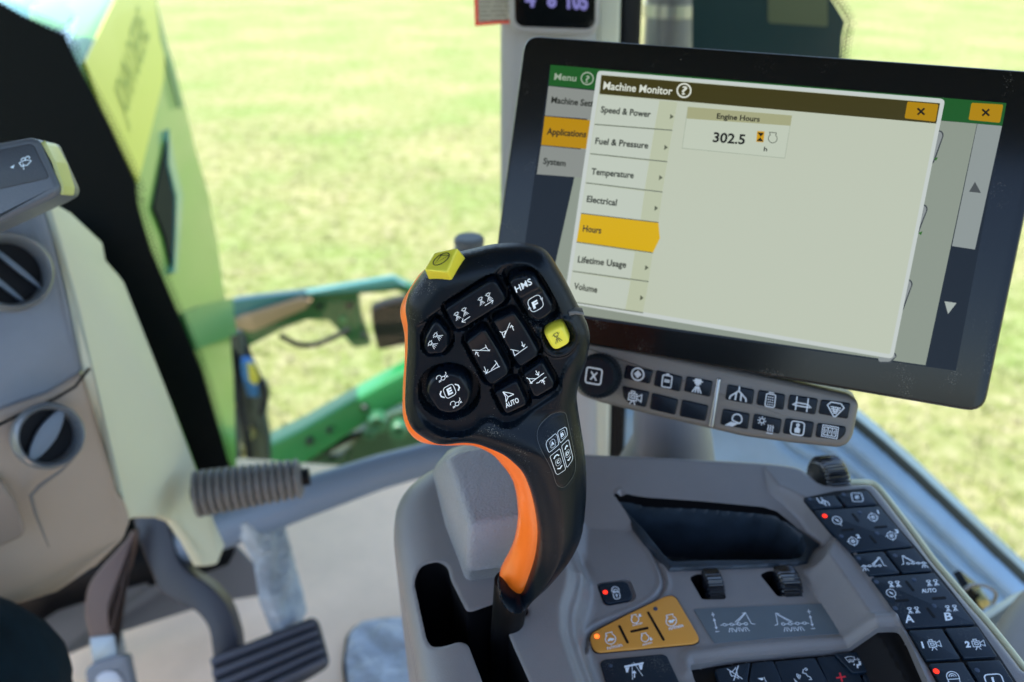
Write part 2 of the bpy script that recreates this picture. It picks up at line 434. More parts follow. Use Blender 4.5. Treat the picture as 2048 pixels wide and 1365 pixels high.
WELL_HMS = np.array(rnd(G.L([(1004,553),(1010,540),(1046,533),(1070,541),(1084,556),(1116,612),(1118,632),(1092,652),(1073,656),(1056,644)], ZP), .003, 3))
YR = np.array(rnd(G.L([(1077,662),(1090,644),(1122,634),(1142,640),(1158,668),(1154,690),(1134,712),(1108,716),(1090,704)], ZP), .004, 3))
DC = np.array(G.loc(898, 786, ZP)); MEMB = np.array(crm(G.L([(1074,870),(1078,856),(1089,845),(1103,835),(1120,830.5),(1130,833),(1134,839),(1137,853),(1144,884),(1151,920),(1152,931),(1150,947),(1141,959),(1128.5,968),(1117,965),(1110,955),(1105,937),(1094.5,914),(1079,887)], .015), 3))
yk = G.loc(1000, 880)[1]; yt = G.loc(1000, 800)[1]
def base_h(X, dd):
    t = ss(yt, yk, X[:, 1])                                            # 1 on the handle
    hh = .0125*prof(dd, .0125); hd = .019*prof(dd, .0215)+.002*np.clip(dd/.02, 0, 1)
    return hh*(1-t)+hd*t
def grip_h(X, dd):
    h = base_h(X, dd)
    s = sdf(X, PAN); h = np.where(s > -.0008, h-(h-ZP+.0012)*ss(-.0008, .0006, s)*np.where(h > ZP-.0012, 1, 0), h)
    for k, P in kl.items():
        if k in ('hms', 'yel'): continue
        h = h-ss(-.0021, -.0011, sdf(X, P))*.0055
    h = h-ss(-.0004, .0005, sdf(X, WELL_HMS))*.0065
    sy = sdf(X, YR); h = h+ss(-.0012, .0002, sy)*.0012-ss(.0012, .0022, sy)*.0012; h = h-ss(-.0016, -.0006, sdf(X, kl['yel']))*.004
    r = np.hypot(*(X-DC).T); h = h-ss(.0166, .0154, r)*.0075
    sm = sdf(X, MEMB); h = h-.0005*np.exp(-(sm/.0006)**2)
    return h
def grip_surf(P):
    P = np.asarray(P); return base_h(P, np.clip(near(P, gb)[0], 0, 1))+.00015
sculpt('grip_body', G, gb, .00075, grip_h, BLACKP, lever, skirt=-.005, local=True)
OR = [(848,541),(824,571),(805,603),(800,628),(805,652),(809,676),(809,723),(806,763),(805,797),(805,827),(812,853),(828,873),(852,884),(895,888),(943,888),(979,903),(1001,925),(1019,949),(1030,978),(1035,1015),(1035,1045),(1028,1082),(1016,1112),(1004,1134),(999,1150),(1004,1168),(1020,1184),(1041,1194),
      (1058,1190),(1090,1158),(1120,1124),(1144,1085),(1157,1040),(1162,985),(1158,920),(1147,860),(1142,800),(1148,755),(1162,715),(1168,685),(1160,655),(1140,610),(1105,545),(1080,512),(1045,502),(990,504),(940,514),(890,527)]
so_ = np.array(crm(G.L(OR, -.0125), 3)); BLI = inset(gb, .0006)
sculpt('back_shell', G, so_, .0009, lambda X, dd: -.013+.0125*prof(dd, .016), ORANGE, lever, local=True, back=lambda X, dd: -.013-.016*prof(dd, .022))
def key_h(zt, zb, Rr, fn=None):
    return lambda X, dd: zb+(zt-zb)*prof(dd, Rr)+(fn(X)*ss(0, .002, dd) if fn is not None else 0)
def gkey(name, k, zt, parent=lever, m=BLACKK, Rr=.0016, fn=None, label=None):
    return sculpt(name, G, kl[k], .0006, key_h(zt, ZP-.004, Rr, fn), m, parent, local=True, skirt=ZP-.007, label=label)
def axisf(k, a, b, amp):                                                # raised ends of a rocker along pixel direction a->b
    A, B = np.array(G.loc(*a, ZP)), np.array(G.loc(*b, ZP)); d_ = B-A; L_ = d_@d_
    return lambda X: amp*(2*np.clip(((X-A)@d_)/L_, 0, 1)-1)**2
kn = gkey('rocker_key', 'nozzles', ZP+.003, label='wide black rocker key with two spray nozzle pairs and arrows')
hA, hB = np.array(G.loc(1034,548,ZP)), np.array(G.loc(1086,640,ZP))
def fH(X): return .0022*ss(.50, .66, ((np.asarray(X)-hB)@(hA-hB))/((hA-hB)@(hA-hB)))
def onH(P): return ZP+.0028+.00015+fH(P)
kh = gkey('rocker_key', 'hms', ZP+.0028, fn=fH, label='black rocker key lettered HMS above a framed F')
kw = gkey('wedge_key', 'wedge', ZP+.0026)
ka = gkey('rocker_key', 'boomL', ZP+.0018, fn=axisf('', (945,668), (1002,765), .0016), label='black rocker key folding the left boom')
kb = gkey('rocker_key', 'boomR', ZP+.0018, fn=axisf('', (1003,632), (1060,728), .0016), label='black rocker key folding the right boom')
kp = gkey('square_key', 'plow', ZP+.0022); ku = gkey('square_key', 'auto', ZP+.0022, label='black square key lettered AUTO')
ky = gkey('square_key', 'yel', ZP+.0032, m=YEL, Rr=.002, label='yellow square key with a dark spray nozzle')
# round dial with two grip scallops
rd = .0124; a_d = G.loc(898, 785, ZP+.003); ccx = np.array(a_d)
def dial_h(X, dd):
    h = ZP-.004+.0085*prof(dd, .0026); q = X-ccx; u_ = np.array([.86, .50]); s_ = np.abs(q@u_); return h-.0014*ss(.0092, .0106, s_)*ss(.0058, .0035, np.abs(q@np.array([-.5, .86])))
dial = sculpt('round_dial', G, [ccx+np.array([rd*math.cos(t), rd*1.05*math.sin(t)]) for t in np.linspace(0, 2*math.pi, 64, endpoint=False)], .0006, dial_h, BLACKK, lever, local=True, skirt=ZP-.007)
# yellow stop button: leaning four-sided block
sbB = [G.w(*G.loc(u, v, .005), .005) for u, v in ((857,563),(876,530),(933,516),(909,570))]
sbT = [G.w(*G.loc(u, v, z), z) for u, v, z in ((848,540,.0205),(868,505,.010),(915,495,.0115),(895,546,.0225))]
sb = mk('stop_button', sbB+sbT, [(0,1,2,3),(7,6,5,4),(0,4,5,1),(1,5,6,2),(2,6,7,3),(3,7,4,0)], YEL, lever, label='yellow block button with circled triangle')
_b = bmesh.new(); _b.from_mesh(sb.data); bmesh.ops.recalc_face_normals(_b, faces=_b.faces); _b.to_mesh(sb.data); _b.free()
_m = sb.modifiers.new('b', 'BEVEL'); _m.width = .0011; _m.segments = 4; _m.harden_normals = False
_n = np.cross(sbT[1]-sbT[0], sbT[3]-sbT[0]); _n = _n if _n@(CO-sbT[0]) > 0 else -_n
SBP = Plane((sbT[0]+sbT[2])/2, _n)
# symbols ---------------------------------------------------------------
def P6(*a): return [(820+x/5.25, 480+y/5.25) for x, y in a]
def P7(*a): return [(980+x/5.25, 520+y/5.25) for x, y in a]
def nozzle(cx, cy, s, sq=True):
    q = lambda *p: [(cx+x*s, cy+y*s) for x, y in p]
    o = [(q((-.34,.85),(.34,.85),(.34,.3),(-.34,.3)), True), (q((-.34,.62),(-.66,.62)), False), (q((.34,.62),(.66,.62)), False),
         (q((-.18,.3),(-.12,.08),(.12,.08),(.18,.3)), False)]
    return o+[(q((a*.25, -.1), (a, -.95)), False) for a in (-.62,-.22,.22,.62)]
def pair(cx=0, cy=0, s=.55, gap=.52): return nozzle(cx-gap, cy, s)+nozzle(cx+gap, cy, s)
def arr(x0, y0, x1, y1, h=.18):
    dx, dy = x1-x0, y1-y0; L = math.hypot(dx, dy); dx, dy = dx/L, dy/L
    return [([(x0,y0),(x1,y1)], False), ([(x1-dx*h-dy*h*.8, y1-dy*h+dx*h*.8), (x1+dx*.001, y1+dy*.001), (x1-dx*h+dy*h*.8, y1-dy*h-dx*h*.8)], False)]
zk = ZP+.0034
def gs(nm, key, st, T=None, w_=.95, z=zk, m=WHITE, fine=False): return marks(nm, G, st, w_, m, key, z, T=T, fine=fine)
def on(obj_h, extra=.00012): return lambda P: obj_h(np.asarray(P))+extra
EX, EY = (14.5,-8.3), (-5.5,-13.5)
gs('symbol', kn, pair(), ((922,628),EX,EY), z=ZP+.0032); gs('symbol', kn, pair(), ((970,598),EX,EY), z=ZP+.0032)
gs('arrow', kn, arr(.6,0,-.6,0,.35), ((932,639),(13.5,-9),(-9,-13.5)), 1.3, ZP+.0032); gs('arrow', kn, arr(-.6,0,.6,0,.35), ((978,606.5),(13.5,-9),(-9,-13.5)), 1.3, ZP+.0032)
gs('symbol', kw, pair(0,0,.6,.55), ((870,681),(9.5,-15),(-13,-7)), z=ZP+.0028)
zr = ZP+.0036
fA = axisf('', (1003,632), (1060,728), .0016); fB = axisf('', (945,668), (1002,765), .0016)
def onA(P): return ZP+.0018+.0001+fA(P)
def onB(P): return ZP+.0018+.0001+fB(P)
marks('symbol', G, [(P6((985,1030),(1050,870)),False),(P6((940,962),(965,975),(985,1030),(997,1022)),False),(P6((968,974),(1008,957)),False),(P6((1006,962),(990,1000)),False),(P6((1090,955),(1065,898)),False),(P6((1050,925),(1064,898),(1086,915)),False),
  (P6((1095,1222),(1232,1125)),False),(P6((1055,1155),(1080,1160),(1098,1218),(1112,1210)),False),(P6((1080,1160),(1142,1172)),False),(P6((1172,1075),(1196,1127)),False),(P6((1172,1108),(1196,1128),(1208,1097)),False)], 1.3, WHITE, kb, ZP+.0024, zf=onA, fine=True)
marks('symbol', G, [(P6((655,1160),(838,1168)),False),(P6((793,1104),(800,1130),(826,1165),(840,1158)),False),(P6((800,1130),(738,1160)),False),(P6((724,1228),(694,1180)),False),(P6((686,1210),(692,1178),(720,1192)),False),
  (px((565,857),(642,815)),False),(px((622,778),(635,795),(645,815),(652,812)),False),(px((632,795),(600,832)),False),(px((559,815),(573,850)),False),(px((555,840),(574,852),(581,830)),False)], 1.3, WHITE, ka, ZP+.0024, zf=onB, fine=True)
gs('symbol', kp, [(px((830,912),(913,850)),False),(px((810,878),(824,885),(838,912),(846,908)),False),(px((824,884),(866,884)),False),(px((865,836),(880,862)),False),(px((862,856),(881,863),(884,842)),False),
  (px((868,910),(884,906),(892,896),(908,890),(916,880),(928,874)),False),(px((918,917),(905,893)),False),(px((900,908),(904,893),(919,900)),False)], w_=1.5, z=ZP+.0024)
gs('symbol', ku, [(px((670,962),(702,992),(735,976)),False),(px((702,990),(689,1022)),False),(px((670,962),(708,968),(735,976)),False),(px((670,962),(686,990),(689,1020)),False)], w_=1.6, z=ZP+.0024)
text('lettering', G, 'AUTO', px((690,1058))[0], px((768,1022))[0], (-3.6,-9.6), ZP+.0024, WHITE, ku, bold=.02)
zh = ZP+.0028+.0024
text('lettering', G, 'HMS', px((750,374))[0], px((845,322))[0], (-4.5,-12.5), zh, WHITE, kh, bold=.012, zf=onH)
text('lettering', G, 'F', px((852,470))[0], px((884,452))[0], (-4.2,-12.5), ZP+.0031, WHITE, kh, bold=.05, zf=onH)
def rota(c, s, rr, ex, ey, nm, key, z, w_=1.2, m=WHITE, zf=None):                 # rounded frame open at two places with little arrow heads
    q = rnd([(-s,-s),(s,-s),(s,s),(-s,s)], rr*s, 5); n = len(q)
    return marks(nm, G, [rsq(0, 0, s, rr), (([(s-.14,.25),(s+.04,.02),(s+.2,.25)]), False), (([(-s+.14,-.25),(-s-.04,-.02),(-s-.2,-.25)]), False)], w_, m, key, z, T=(c, ex, ey), zf=zf)
rota(px((864,438))[0], .9, .7, (14,-8), (-6,-14), 'frame', kh, ZP+.0031, zf=onH)
gs('symbol', ky, nozzle(0,0,1), (px((992,640))[0], (10.5,-5.5), (-4,-10)), w_=1.2, z=ZP+.0035, m=INK)
zd = ZP+.0047
gs('frame', dial, [rsq(0,0,.95,.6)], ((899.3,783),(10.5,-5.8),(-4.5,-11)), 1.3, zd)
text('lettering', G, 'E', (896.5,791), (906,786), (-4,-12), zd, WHITE, dial, bold=.05)
for cx_, cy_, sg in ((917.5,773,1),(881.5,791.5,-1)):
    gs('chevron', dial, [([(-.55*sg,1),(0,.35),(0,-.35),(-.55*sg,-1)], False)], ((cx_,cy_),(8,-4.5),(-3.5,-6.5)), 2.6, zd)
hook = lambda fl: [C_(.15,0,.45,18), (circ(-.75,.55,.55,10,-10,200), False), Lr((-.9,-.35),(-.35,-.2)), Lr((-.9,-.6),(-.35,-.42)), Lr((.5,.35),(1.0,.75),(.95,1.3))]+arr(1.3,-.1,.85,.2,.3)
gs('symbol', dial, hook(1), ((885,757.5),(8.6,-3.6),(-1.8,-7.6)), 1.2, zd); gs('symbol', dial, hook(1), ((913,809),(8.6,-3.6),(-1.8,-7.6)), 1.2, zd)
zy = .0217
marks('symbol', SBP, [C_(0,0,1,28), Cl((-.6,-.62),(.85,.4),(-.35,.75))], 2.4, INK, sb, .0006, T=((882.5,518.5),(14.5,-3.2),(6.9,-11.8)))
# printed membrane on the handle
def T8(*a): return [(1050+x/8.53, 820+y/8.53) for x, y in a]
mm_ = []
for q in (((350,540),(375,490),(520,405),(545,430),(578,560),(400,660)), ((555,400),(575,370),(690,332),(715,360),(732,460),(600,550)), ((415,715),(590,620),(690,980),(550,1035),(520,1010)), ((618,590),(745,525),(820,830),(800,880),(710,958))):
    mm_.append((rnd([np.array(p) for p in T8(*q)], 3, 4), True))
membz = lambda P: grip_surf(P)+.0001
marks('key_outlines', G, mm_, .9, WHITE, lever, .016, zf=membz, fine=True)
fr = []
for c, ex in (((468,538),5.2),((648,432),4.6),((560,830),5.2),((726,735),4.6)): fr.append(([tuple(np.array(T8(c)[0])+np.array((ex*a, -ex*.52*a*.9))+np.array((-1.6*b, -6.3*b))) for a, b in rsq(0,0,.95,.7)[0]], True))
marks('key_frames', G, fr, .55, WHITE, lever, .016, zf=membz, fine=True)
ch = [(T8((485,765),(505,725),(540,705),(575,725)),False),(T8((545,935),(590,940),(625,895)),False),(T8((680,660),(695,625),(710,608),(730,625)),False),(T8((722,835),(745,845),(778,800)),False)]
marks('chevrons', G, ch, 2.3, WHITE, lever, .016, zf=membz, fine=True)
for s_, a_, b_ in (('A',(445,572),(497,548)),('B',(622,468),(668,446)),('C',(540,862),(588,838)),('D',(706,765),(752,742))):
    text('lettering', G, s_, T8(a_)[0], T8(b_)[0], (-1.6,-6.2), .016, WHITE, lever, bold=.03, zf=membz)
marks('membrane_edge', G, [([G_ for G_ in crm([(1074,870),(1078,856),(1089,845),(1103,835),(1120,830.5),(1130,833),(1134,839),(1137,853),(1144,884),(1151,920),(1152,931),(1150,947),(1141,959),(1128.5,968),(1117,965),(1110,955),(1105,937),(1094.5,914),(1079,887)],2)],True)], .8, mat('groove_sheen',(.05,.06,.07),.3), lever, .016, zf=membz, fine=True)  # pale ribbon paints the glossy sheen of the membrane groove
# indicator slit on the right shoulder
prism('light_strip', G, [(1136,621),(1150,619),(1166,622),(1168,628),(1150,626),(1138,629)], .004, .0104, mat('clear_indicator', (.09,.10,.11), .2), lever, tr=.008, bev=.0004)
# neck going down into the gate
tube('lever_neck', [G.w(*G.loc(1028,1190), -.012), at(1018,1225,.545), at(1010,1290,.575), at(1006,1400,.61)], [.012,.0105,.010,.010], BLACKD, lever, n=24)
# ================================================================== armrest console
CN = (0, -math.sin(R(8)), math.cos(R(8)))
C0 = Plane((0, .45, CAMZ-.402), CN)                # upper level: rim, right shelf, left lobe
ZL = -.021; C2 = C0.off(ZL)
cons = thing('armrest_console', 'grey brown armrest console with tray, keypads and joystick gate', 'console', (0.12, .45, FLOOR+.25))
OUT = [(852,1440),(836,1365),(820,1280),(806,1200),(793,1120),(784,1060),(782,1010),(790,975),(808,948),(840,922),(880,903),(935,890),(1000,884),(1080,888),(1165,903),(1300,909),(1420,915),(1540,922),(1600,932),(1625,950),(1650,965),(1700,964),(1738,964),(1752,970),(1766,985),(1798,1026),(1832,1071),(1866.5,1118),(1900.6,1158),(1934.6,1198),(1968.7,1236),(2002.8,1277),(2048,1335),(2125,1440)]
outl = np.array(crm(C0.L(OUT), 3))
def cl(pts, z=ZL, n=0): P = C0.L(pts, z); return np.array(crm(P, n)) if n else np.array(P)
SLOT = np.array(rnd(C0.L([(826,1150),(840,1126),(878,1122),(896,1134),(902,1160),(935,1225),(995,1204),(1050,1206),(1060,1226),(1035,1239),(1014,1258),(1026,1290),(1060,1365),(1090,1440),(995,1440),(950,1325),(936,1288),(920,1282),(888,1290),(864,1286),(852,1268)], 0), .004, 4))
TRAY = cl([(1217.5,1004),(1257,1006),(1292,1010),(1400,1017),(1523,1027.5),(1551.6,1034.6),(1594,1058),(1640,1092),(1630,1099),(1622,1111),(1615.5,1128),(1592,1133),(1505,1138),(1338,1144),(1320,1125),(1306,1107),(1288,1093),(1246,1036),(1221,1010)])
TRI = inset(TRAY, .002)
KPAD = np.array(rnd(C0.L([(1377,1331),(1470,1316),(1600,1304),(1700,1297),(1783,1294),(1800,1325),(1850,1440),(1420,1440)], ZL), .004, 4))
SHELF = cl([(1535,925),(1531,938),(1570,985),(1610,1040),(1660,1110),(1708,1178),(1765,1262),(1815,1345),(1860,1440),(2200,1440),(2200,900),(1600,900)], 0)
BACK = cl([(1100,890),(1165,905),(1300,909),(1420,915),(1540,922)], 0)
RIDGE = cl([(1144,1090),(1166,1134),(1163,1174),(1152,1215),(1154,1260),(1172,1315),(1191,1365),(1215,1440)], 0, 6)[:-6]
LOCKG = cl([(1170,1300),(1176,1275),(1196,1254),(1240,1235),(1290,1212),(1318,1190),(1328,1165),(1318,1130),(1290,1080),(1230,1015)], ZL, 6)[:-6]
LOBE = cl([(760,1440),(760,860),(1130,860),(1150,1000),(1144,1090),(1166,1134),(1163,1174),(1152,1215),(1154,1260),(1172,1315),(1191,1365),(1215,1440)], 0)
WSL = [np.array(rnd(C0.L(p, ZL), .002, 3)) for p in ([(1379,1156),(1392,1149),(1430,1149),(1453,1195),(1449,1199),(1404,1200)], [(1520,1150),(1534,1143),(1580,1141),(1604,1188),(1600,1193),(1555,1194)])]
LKW = np.array(rnd(C0.L([(1192,1167),(1252,1158),(1262,1162),(1273,1194),(1268,1203),(1216,1213),(1206,1209)], ZL), .003, 3))
LIPK = cl([(1374,1345),(1371,1322),(1378,1310),(1470,1298),(1600,1286),(1720,1278),(1772,1277)], ZL)
FOLD = cl([(1690,1140),(1740,1215),(1782,1290),(1820,1365),(1850,1430)], ZL)
def cons_h(X, dd, full=True):
    h = np.full(len(X), ZL)
    nb, _ = near(X, BACK, False, .08); h = h+(-ZL)*np.clip((.060-nb)/.054, 0, 1)
    sh = sdf(X, SHELF); h = np.maximum(h, ZL+(-ZL)*np.clip((sh+.015)/.015, 0, 1)*ss(-.0005, -.012, sdf(X, TRAY)))
    lb = sdf(X, LOBE); h = np.maximum(h, ZL+(-ZL)*ss(-.012, .012, lb)) if True else h
    rd_, _ = near(X, RIDGE, False); h = h+.0028*np.exp(-(rd_/.0034)**2)-.0014*np.exp(-((rd_-.006)/.003)**2)
    lg, _ = near(X, LOCKG, False); h = h-.0022*np.exp(-(lg/.0014)**2)+.0008*np.exp(-((lg-.003)/.0015)**2)
    fo, _ = near(X, FOLD, False); h = h+.0012*np.exp(-(fo/.0016)**2)
    li, _ = near(X, LIPK, False); h = h+.0022*np.exp(-(li/.0034)**2)
    if not full: return h
    for W_ in WSL: h = h-.03*(sdf(X, W_) > .0001)
    h = h-.0022*(sdf(X, LKW) > .0001)
    h = h-.006*(sdf(X, KPAD) > .0001)
    h = np.where(sdf(X, TRI) > .0001, -.075, h)
    xl = C0.loc(1000, 1100)[0]
    sl_ = sdf(X, SLOT); h = h-.0012*ss(-.0016, 0, sl_)-.085*(sl_ > .0001)
    left = ss(C0.loc(1120,1000)[0], C0.loc(960,1000)[0], X[:, 0]); Re = .006+.022*left
    h = h-(Re*.9)*(1-prof(dd, Re))
    return h
def cons_mf(Xc, Zc): return (((Zc < ZL-.010) & ((sdf(Xc, SLOT) > 0) | (sdf(Xc, TRAY) > .001) | (sdf(Xc, WSL[0]) > -.001) | (sdf(Xc, WSL[1]) > -.001))) | (sdf(Xc, KPAD) > .0002)).astype(int)
hs = sculpt('housing', C0, outl, .0012, cons_h, [TAUPE, BLACKD], cons, mf=cons_mf, skirt=-.20, local=True, snaps=[SLOT, TRI, LKW]+WSL+[KPAD])
_e = crm([(1700,963.5),(1738,964),(1752,970),(1766,985),(1798,1026),(1832,1071),(1866.5,1118),(1900.6,1158),(1934.6,1198),(1968.7,1236),(2002.8,1277),(2048,1335),(2120,1433)], 4, False)
tube('rim_highlight', [C0.w(*C0.loc(u, v, -.004), -.0045) for u, v in _e], .0022, mat('rim_highlight_cream', (.62,.62,.42), .4), cons, n=10)  # cream tube paints the lit rim of the console edge
# raised block behind the lever: two stacked halves with a seam
BT = [(889,912),(915,897),(960,889),(1030,884),(1075,900),(1062,1036),(937,1052),(905,955)]
BM = [(868,935),(900,897),(955,885),(1035,880),(1085,895),(1074,1124),(934,1142),(894,1040)]
BB = [(853,962),(878,925),(945,890),(1040,885),(1090,915),(1080,1180),(929,1224),(880,1082)]
frustum('gate_block_cap', C0, BM, .0150, BT, .048, TAUPE_G, cons, r=.006, bev=.006)
BB2 = [(u_, v_+3) for u_, v_ in BB]
frustum('gate_block_base', C0, BB, -.04, [(u_, v_+.5) for u_, v_ in BM], .0133, TAUPE_G, cons, r=.0055, bev=.001)
prism('gate_block_seam', C0, inset(np.array(rnd(C0.L(BM, .014), .006)), .0022), .012, .016, BLACKD, cons, local=True)
# storage tray
def CC(*a): return [(1150+x/2.814, 880+y/2.814) for x, y in a]
TIN = cl([(1238,1011),(1262,1011),(1400,1021),(1525,1032),(1560,1044),(1602,1076),(1610,1102),(1599,1119),(1580,1123),(1342,1126),(1326,1112),(1290,1066)], ZL, 0)
def tray_h(X, dd): s = sdf(X, TIN); return ZL+.0028*prof(dd, .0026)-.05*ss(-.0008, .007, s)
sculpt('storage_tray', C0, TRAY, .001, tray_h, mat('tray_rubber', (.018,.028,.040), .38, mott=.35, mscale=60, grain=.3), cons, skirt=ZL-.012, local=True)
# thumb wheels
def wheel(c0, c1, rad, n_, z, lab):
    a, b = C0.w(*C0.loc(*c0, z), z), C0.w(*C0.loc(*c1, z), z)
    lathe('thumb_wheel', a, b, [(0, 0), (0, rad*.72), (.06, rad*.88), (.16, rad), (.84, rad), (.94, rad*.88), (1, rad*.72), (1, 0)], mat('glossy_black_wheel', (.006,.008,.012), .16, spec=.8), cons, n=288, knurl=n_, kd=.09, label=lab)
wheel((1402,1190), (1442,1188), .0165, 34, ZL-.0125, 'ribbed black thumb wheel nearer the joystick')
wheel((1547,1185), (1594,1183), .0165, 34, ZL-.0115, 'ribbed black thumb wheel nearer the keypad strip')
wheel((1632,968), (1682,962), .019, 38, -.013, 'ribbed black thumb wheel on the far console rim')
# lock key, engine speed pad, headland key, boom decal
def blk(nm, pxs, z0, z1, m=STRIPK, r=.0025, bev=.0006, parent=cons, **k): return prism(nm, C0, pxs, z0, z1, m, parent, r=r, bev=bev, **k)
def cm(nm, st, T, w_, z, parent, m=WHITE): return marks(nm, C0, st, w_, m, parent, z, T=T)
def led(u, v, z, on_, parent, r=.0013):
    c = np.array(C0.loc(u, v, z)); P = [c+np.array([r*math.cos(t), r*math.sin(t)]) for t in np.linspace(0, 2*math.pi, 20, endpoint=False)]
    prism('indicator_light', C0, P, z-.0002, z+.0003, {0: LEDOFF, 1: LEDRED, 2: LEDOR}[on_], parent, local=True, bev=.0002)
lk = blk('lock_key', [(1196,1171.4),(1202,1167),(1246,1162.5),(1256,1166),(1265.5,1191),(1260,1199),(1217.5,1207.7),(1208.6,1203)], ZL-.003, ZL+.0002)
cm('symbol', [(rnd([(-.62,.1),(.62,.1),(.55,-1),(-.55,-1)],.4,4),True),(circ(0,.15,.42,9,0,180),False),(circ(0,.3,.7,9,0,180)+[(.7,.1)],False),C_(0,-.38,.13,10),Lr((0,-.4),(0,-.75))], ((1232,1186),(10.5,-2),(-3,-12)), 1.7, ZL+.0003, lk)
led(1210.5,1185,ZL+.0002,1,lk,.0016)
OP = [(1179.5,1276),(1184,1265.6),(1256.6,1228),(1331,1192.7),(1343.7,1191),(1352.6,1196),(1397,1272),(1398,1281),(1388,1286.5),(1199.8,1304),(1190,1301),(1183.8,1292)]
ob = blk('engine_speed_backing', [(u_+(1 if u_ > 1300 else -2), v_+(3.5 if v_ > 1270 else -1)) for u_, v_ in OP], ZL-.001, ZL+.0007, BLACKD)
og = blk('engine_speed_pad', OP, ZL+.0008, ZL+.0022, OPAD)
zo = ZL+.0023
def bar(nm, a, b, wd, z, parent, m=BLACKD):
    A, B = np.array(C0.loc(*a, z)), np.array(C0.loc(*b, z)); d_ = (B-A)/np.linalg.norm(B-A); q = np.array([-d_[1], d_[0]])*wd/2
    prism(nm, C0, rnd([A+q, A-q, B-q, B+q], wd*.45, 4), z-.0006, z+.0001, m, parent, local=True)
for a, b in (((1238,1251),(1256,1287)), ((1261,1264),(1297,1256)), ((1295.5,1224),(1328,1281.5))): bar('divider_slot', a, b, .0017, zo, og)
eng = [([(-.62,.55),(-.62,.95),(.35,1.0),(.35,.62)]+circ(0,-.05,.78,20,62,-242), True)]
def engine(c, s, fill, z=zo):
    ex, ey = (s, -s*.16), (-s*.12, -s*.98); st = list(eng)
    if fill == 'turtle': st += [F_([(-.5,-.25),(-.3,.05),(0,.15),(.3,.05),(.55,-.05),(.6,-.2),(.35,-.25),(.2,-.42),(.05,-.28),(-.2,-.28),(-.35,-.42)])]
    elif fill == 'hare': st += [F_([(-.55,.0),(-.2,.15),(.1,.05),(.35,.25),(.5,.1),(.6,-.05),(.35,-.1),(.15,-.45),(.02,-.2),(-.2,-.45),(-.3,-.15)])]
    elif fill == 'up': st += [F_([(.8,.45),(1.15,.3),(1.5,.5),(1.25,.62),(1.3,.95),(.95,1.0),(.95,.7)])]
    elif fill == 'dn': st += [F_([(.95,-.1),(1.3,-.1),(1.3,-.4),(1.6,-.5),(1.25,-.85),(.85,-.6),(1.0,-.45)])]
    cm('symbol', st, (c, ex, ey), 1.7, z, og)
engine((1221,1278),13,'turtle'); engine((1270,1239),9.5,'up'); engine((1290,1276),9.5,'dn'); engine((1342.5,1242),13,'hare')
texts('lettering', C0, [('n/min',(1215,1300),(1245,1293),(-2,-7.5)),('n/min',(1266,1253),(1285,1248),(-1.6,-5)),('n/min',(1286,1292),(1305,1287),(-1.6,-5)),('n/min',(1338.5,1261),(1367,1254),(-2,-7.5))], zo, WHITE, og, bold=.01)
led(1193.5,1273,zo,2,og,.0016); led(1311,1218,zo,0,og,.0015)
hk = blk('headland_key', [(1200,1325),(1209,1319),(1325,1308),(1334,1312),(1380,1410),(1225,1410)], ZL-.001, ZL+.001)
cm('symbol', [F_([(-1.05,.38),(.95,.55),(.98,.75),(-1.05,.58)]),F_([(-.95,.36),(-.5,.4),(-.62,-.15),(-.82,-.15)]),F_([(.45,.5),(.9,.52),(.85,-.02),(.65,-.02)]),Lr((-.25,.75),(-.1,-1)),Lr((-.1,.85),(.95,-.7)),F_([(0,0),(.32,-.35),(.12,-.32),(.16,-.8),(.02,-.82),(0,-.32),(-.25,-.3)])], ((1268,1341),(19,-2),(1,-19)), 1.2, ZL+.0011, hk)
led(1221,1332,ZL+.001,0,hk)
dc = blk('decal_plate', [(1387,1218),(1705,1204),(1744,1262),(1738,1265),(1600,1272),(1432,1286),(1427,1284)], ZL-.0005, ZL+.0007, mat('blue_grey_decal', (.10,.125,.145), .33, grain=.25, gscale=1500, mott=.06), r=.0012, bev=.0003)
def boom(c, fl, rays, s=1., parent=dc, z=ZL+.0009, w_=1.4, nray=4):
    f = -1 if fl else 1
    st = [C_(f*x,-.15,.13,10) for x in (-.95,-.4,.15,.68)]+[Lr((f*-1.3,-.2),(f*-1.08,-.15)),Lr((f*-.82,-.15),(f*-.53,-.15)),Lr((f*-.27,-.15),(f*.02,-.15)),Lr((f*.28,-.15),(f*.55,-.15)),
        Lr((f*.68,.95),(f*.95,1.0),(f*1.1,-.15),(f*1.35,-.25)),Lr((f*.95,1.0),(f*-.1,.05)),Lr((f*.86,.86),(f*.05,.0))]
    if rays == 'all': st += [Lr((x+.1*k,-.5),(x+.26*k,-.95)) for x in (-.55,0,.5) for k in (-1,0,1)]
    else: st += [Lr((f*-.95+.1*k,-.4),(f*-.95+.32*k,-.85)) for k in (-1,0,1)]
    cm('symbol', st, (c, (26*s,-1.2*s), (-7*s,-19*s)), w_, z, parent)
boom((1473,1246), False, 'all'); boom((1583,1245), True, 'all')
for u_, v_ in ((1430,1246),(1622,1240)):
    cm('symbol', [Lr((-.42,1.25),(.42,1.25)),Lr((0,1.6),(0,.9)),Lr((-.45,-1.35),(.45,-1.35))]+arr(0,0,0,.62,.32)+arr(0,0,0,-.95,.32), ((u_,v_),(8.5,-.6),(-3.2,-13)), 1.6, ZL+.0009, dc)
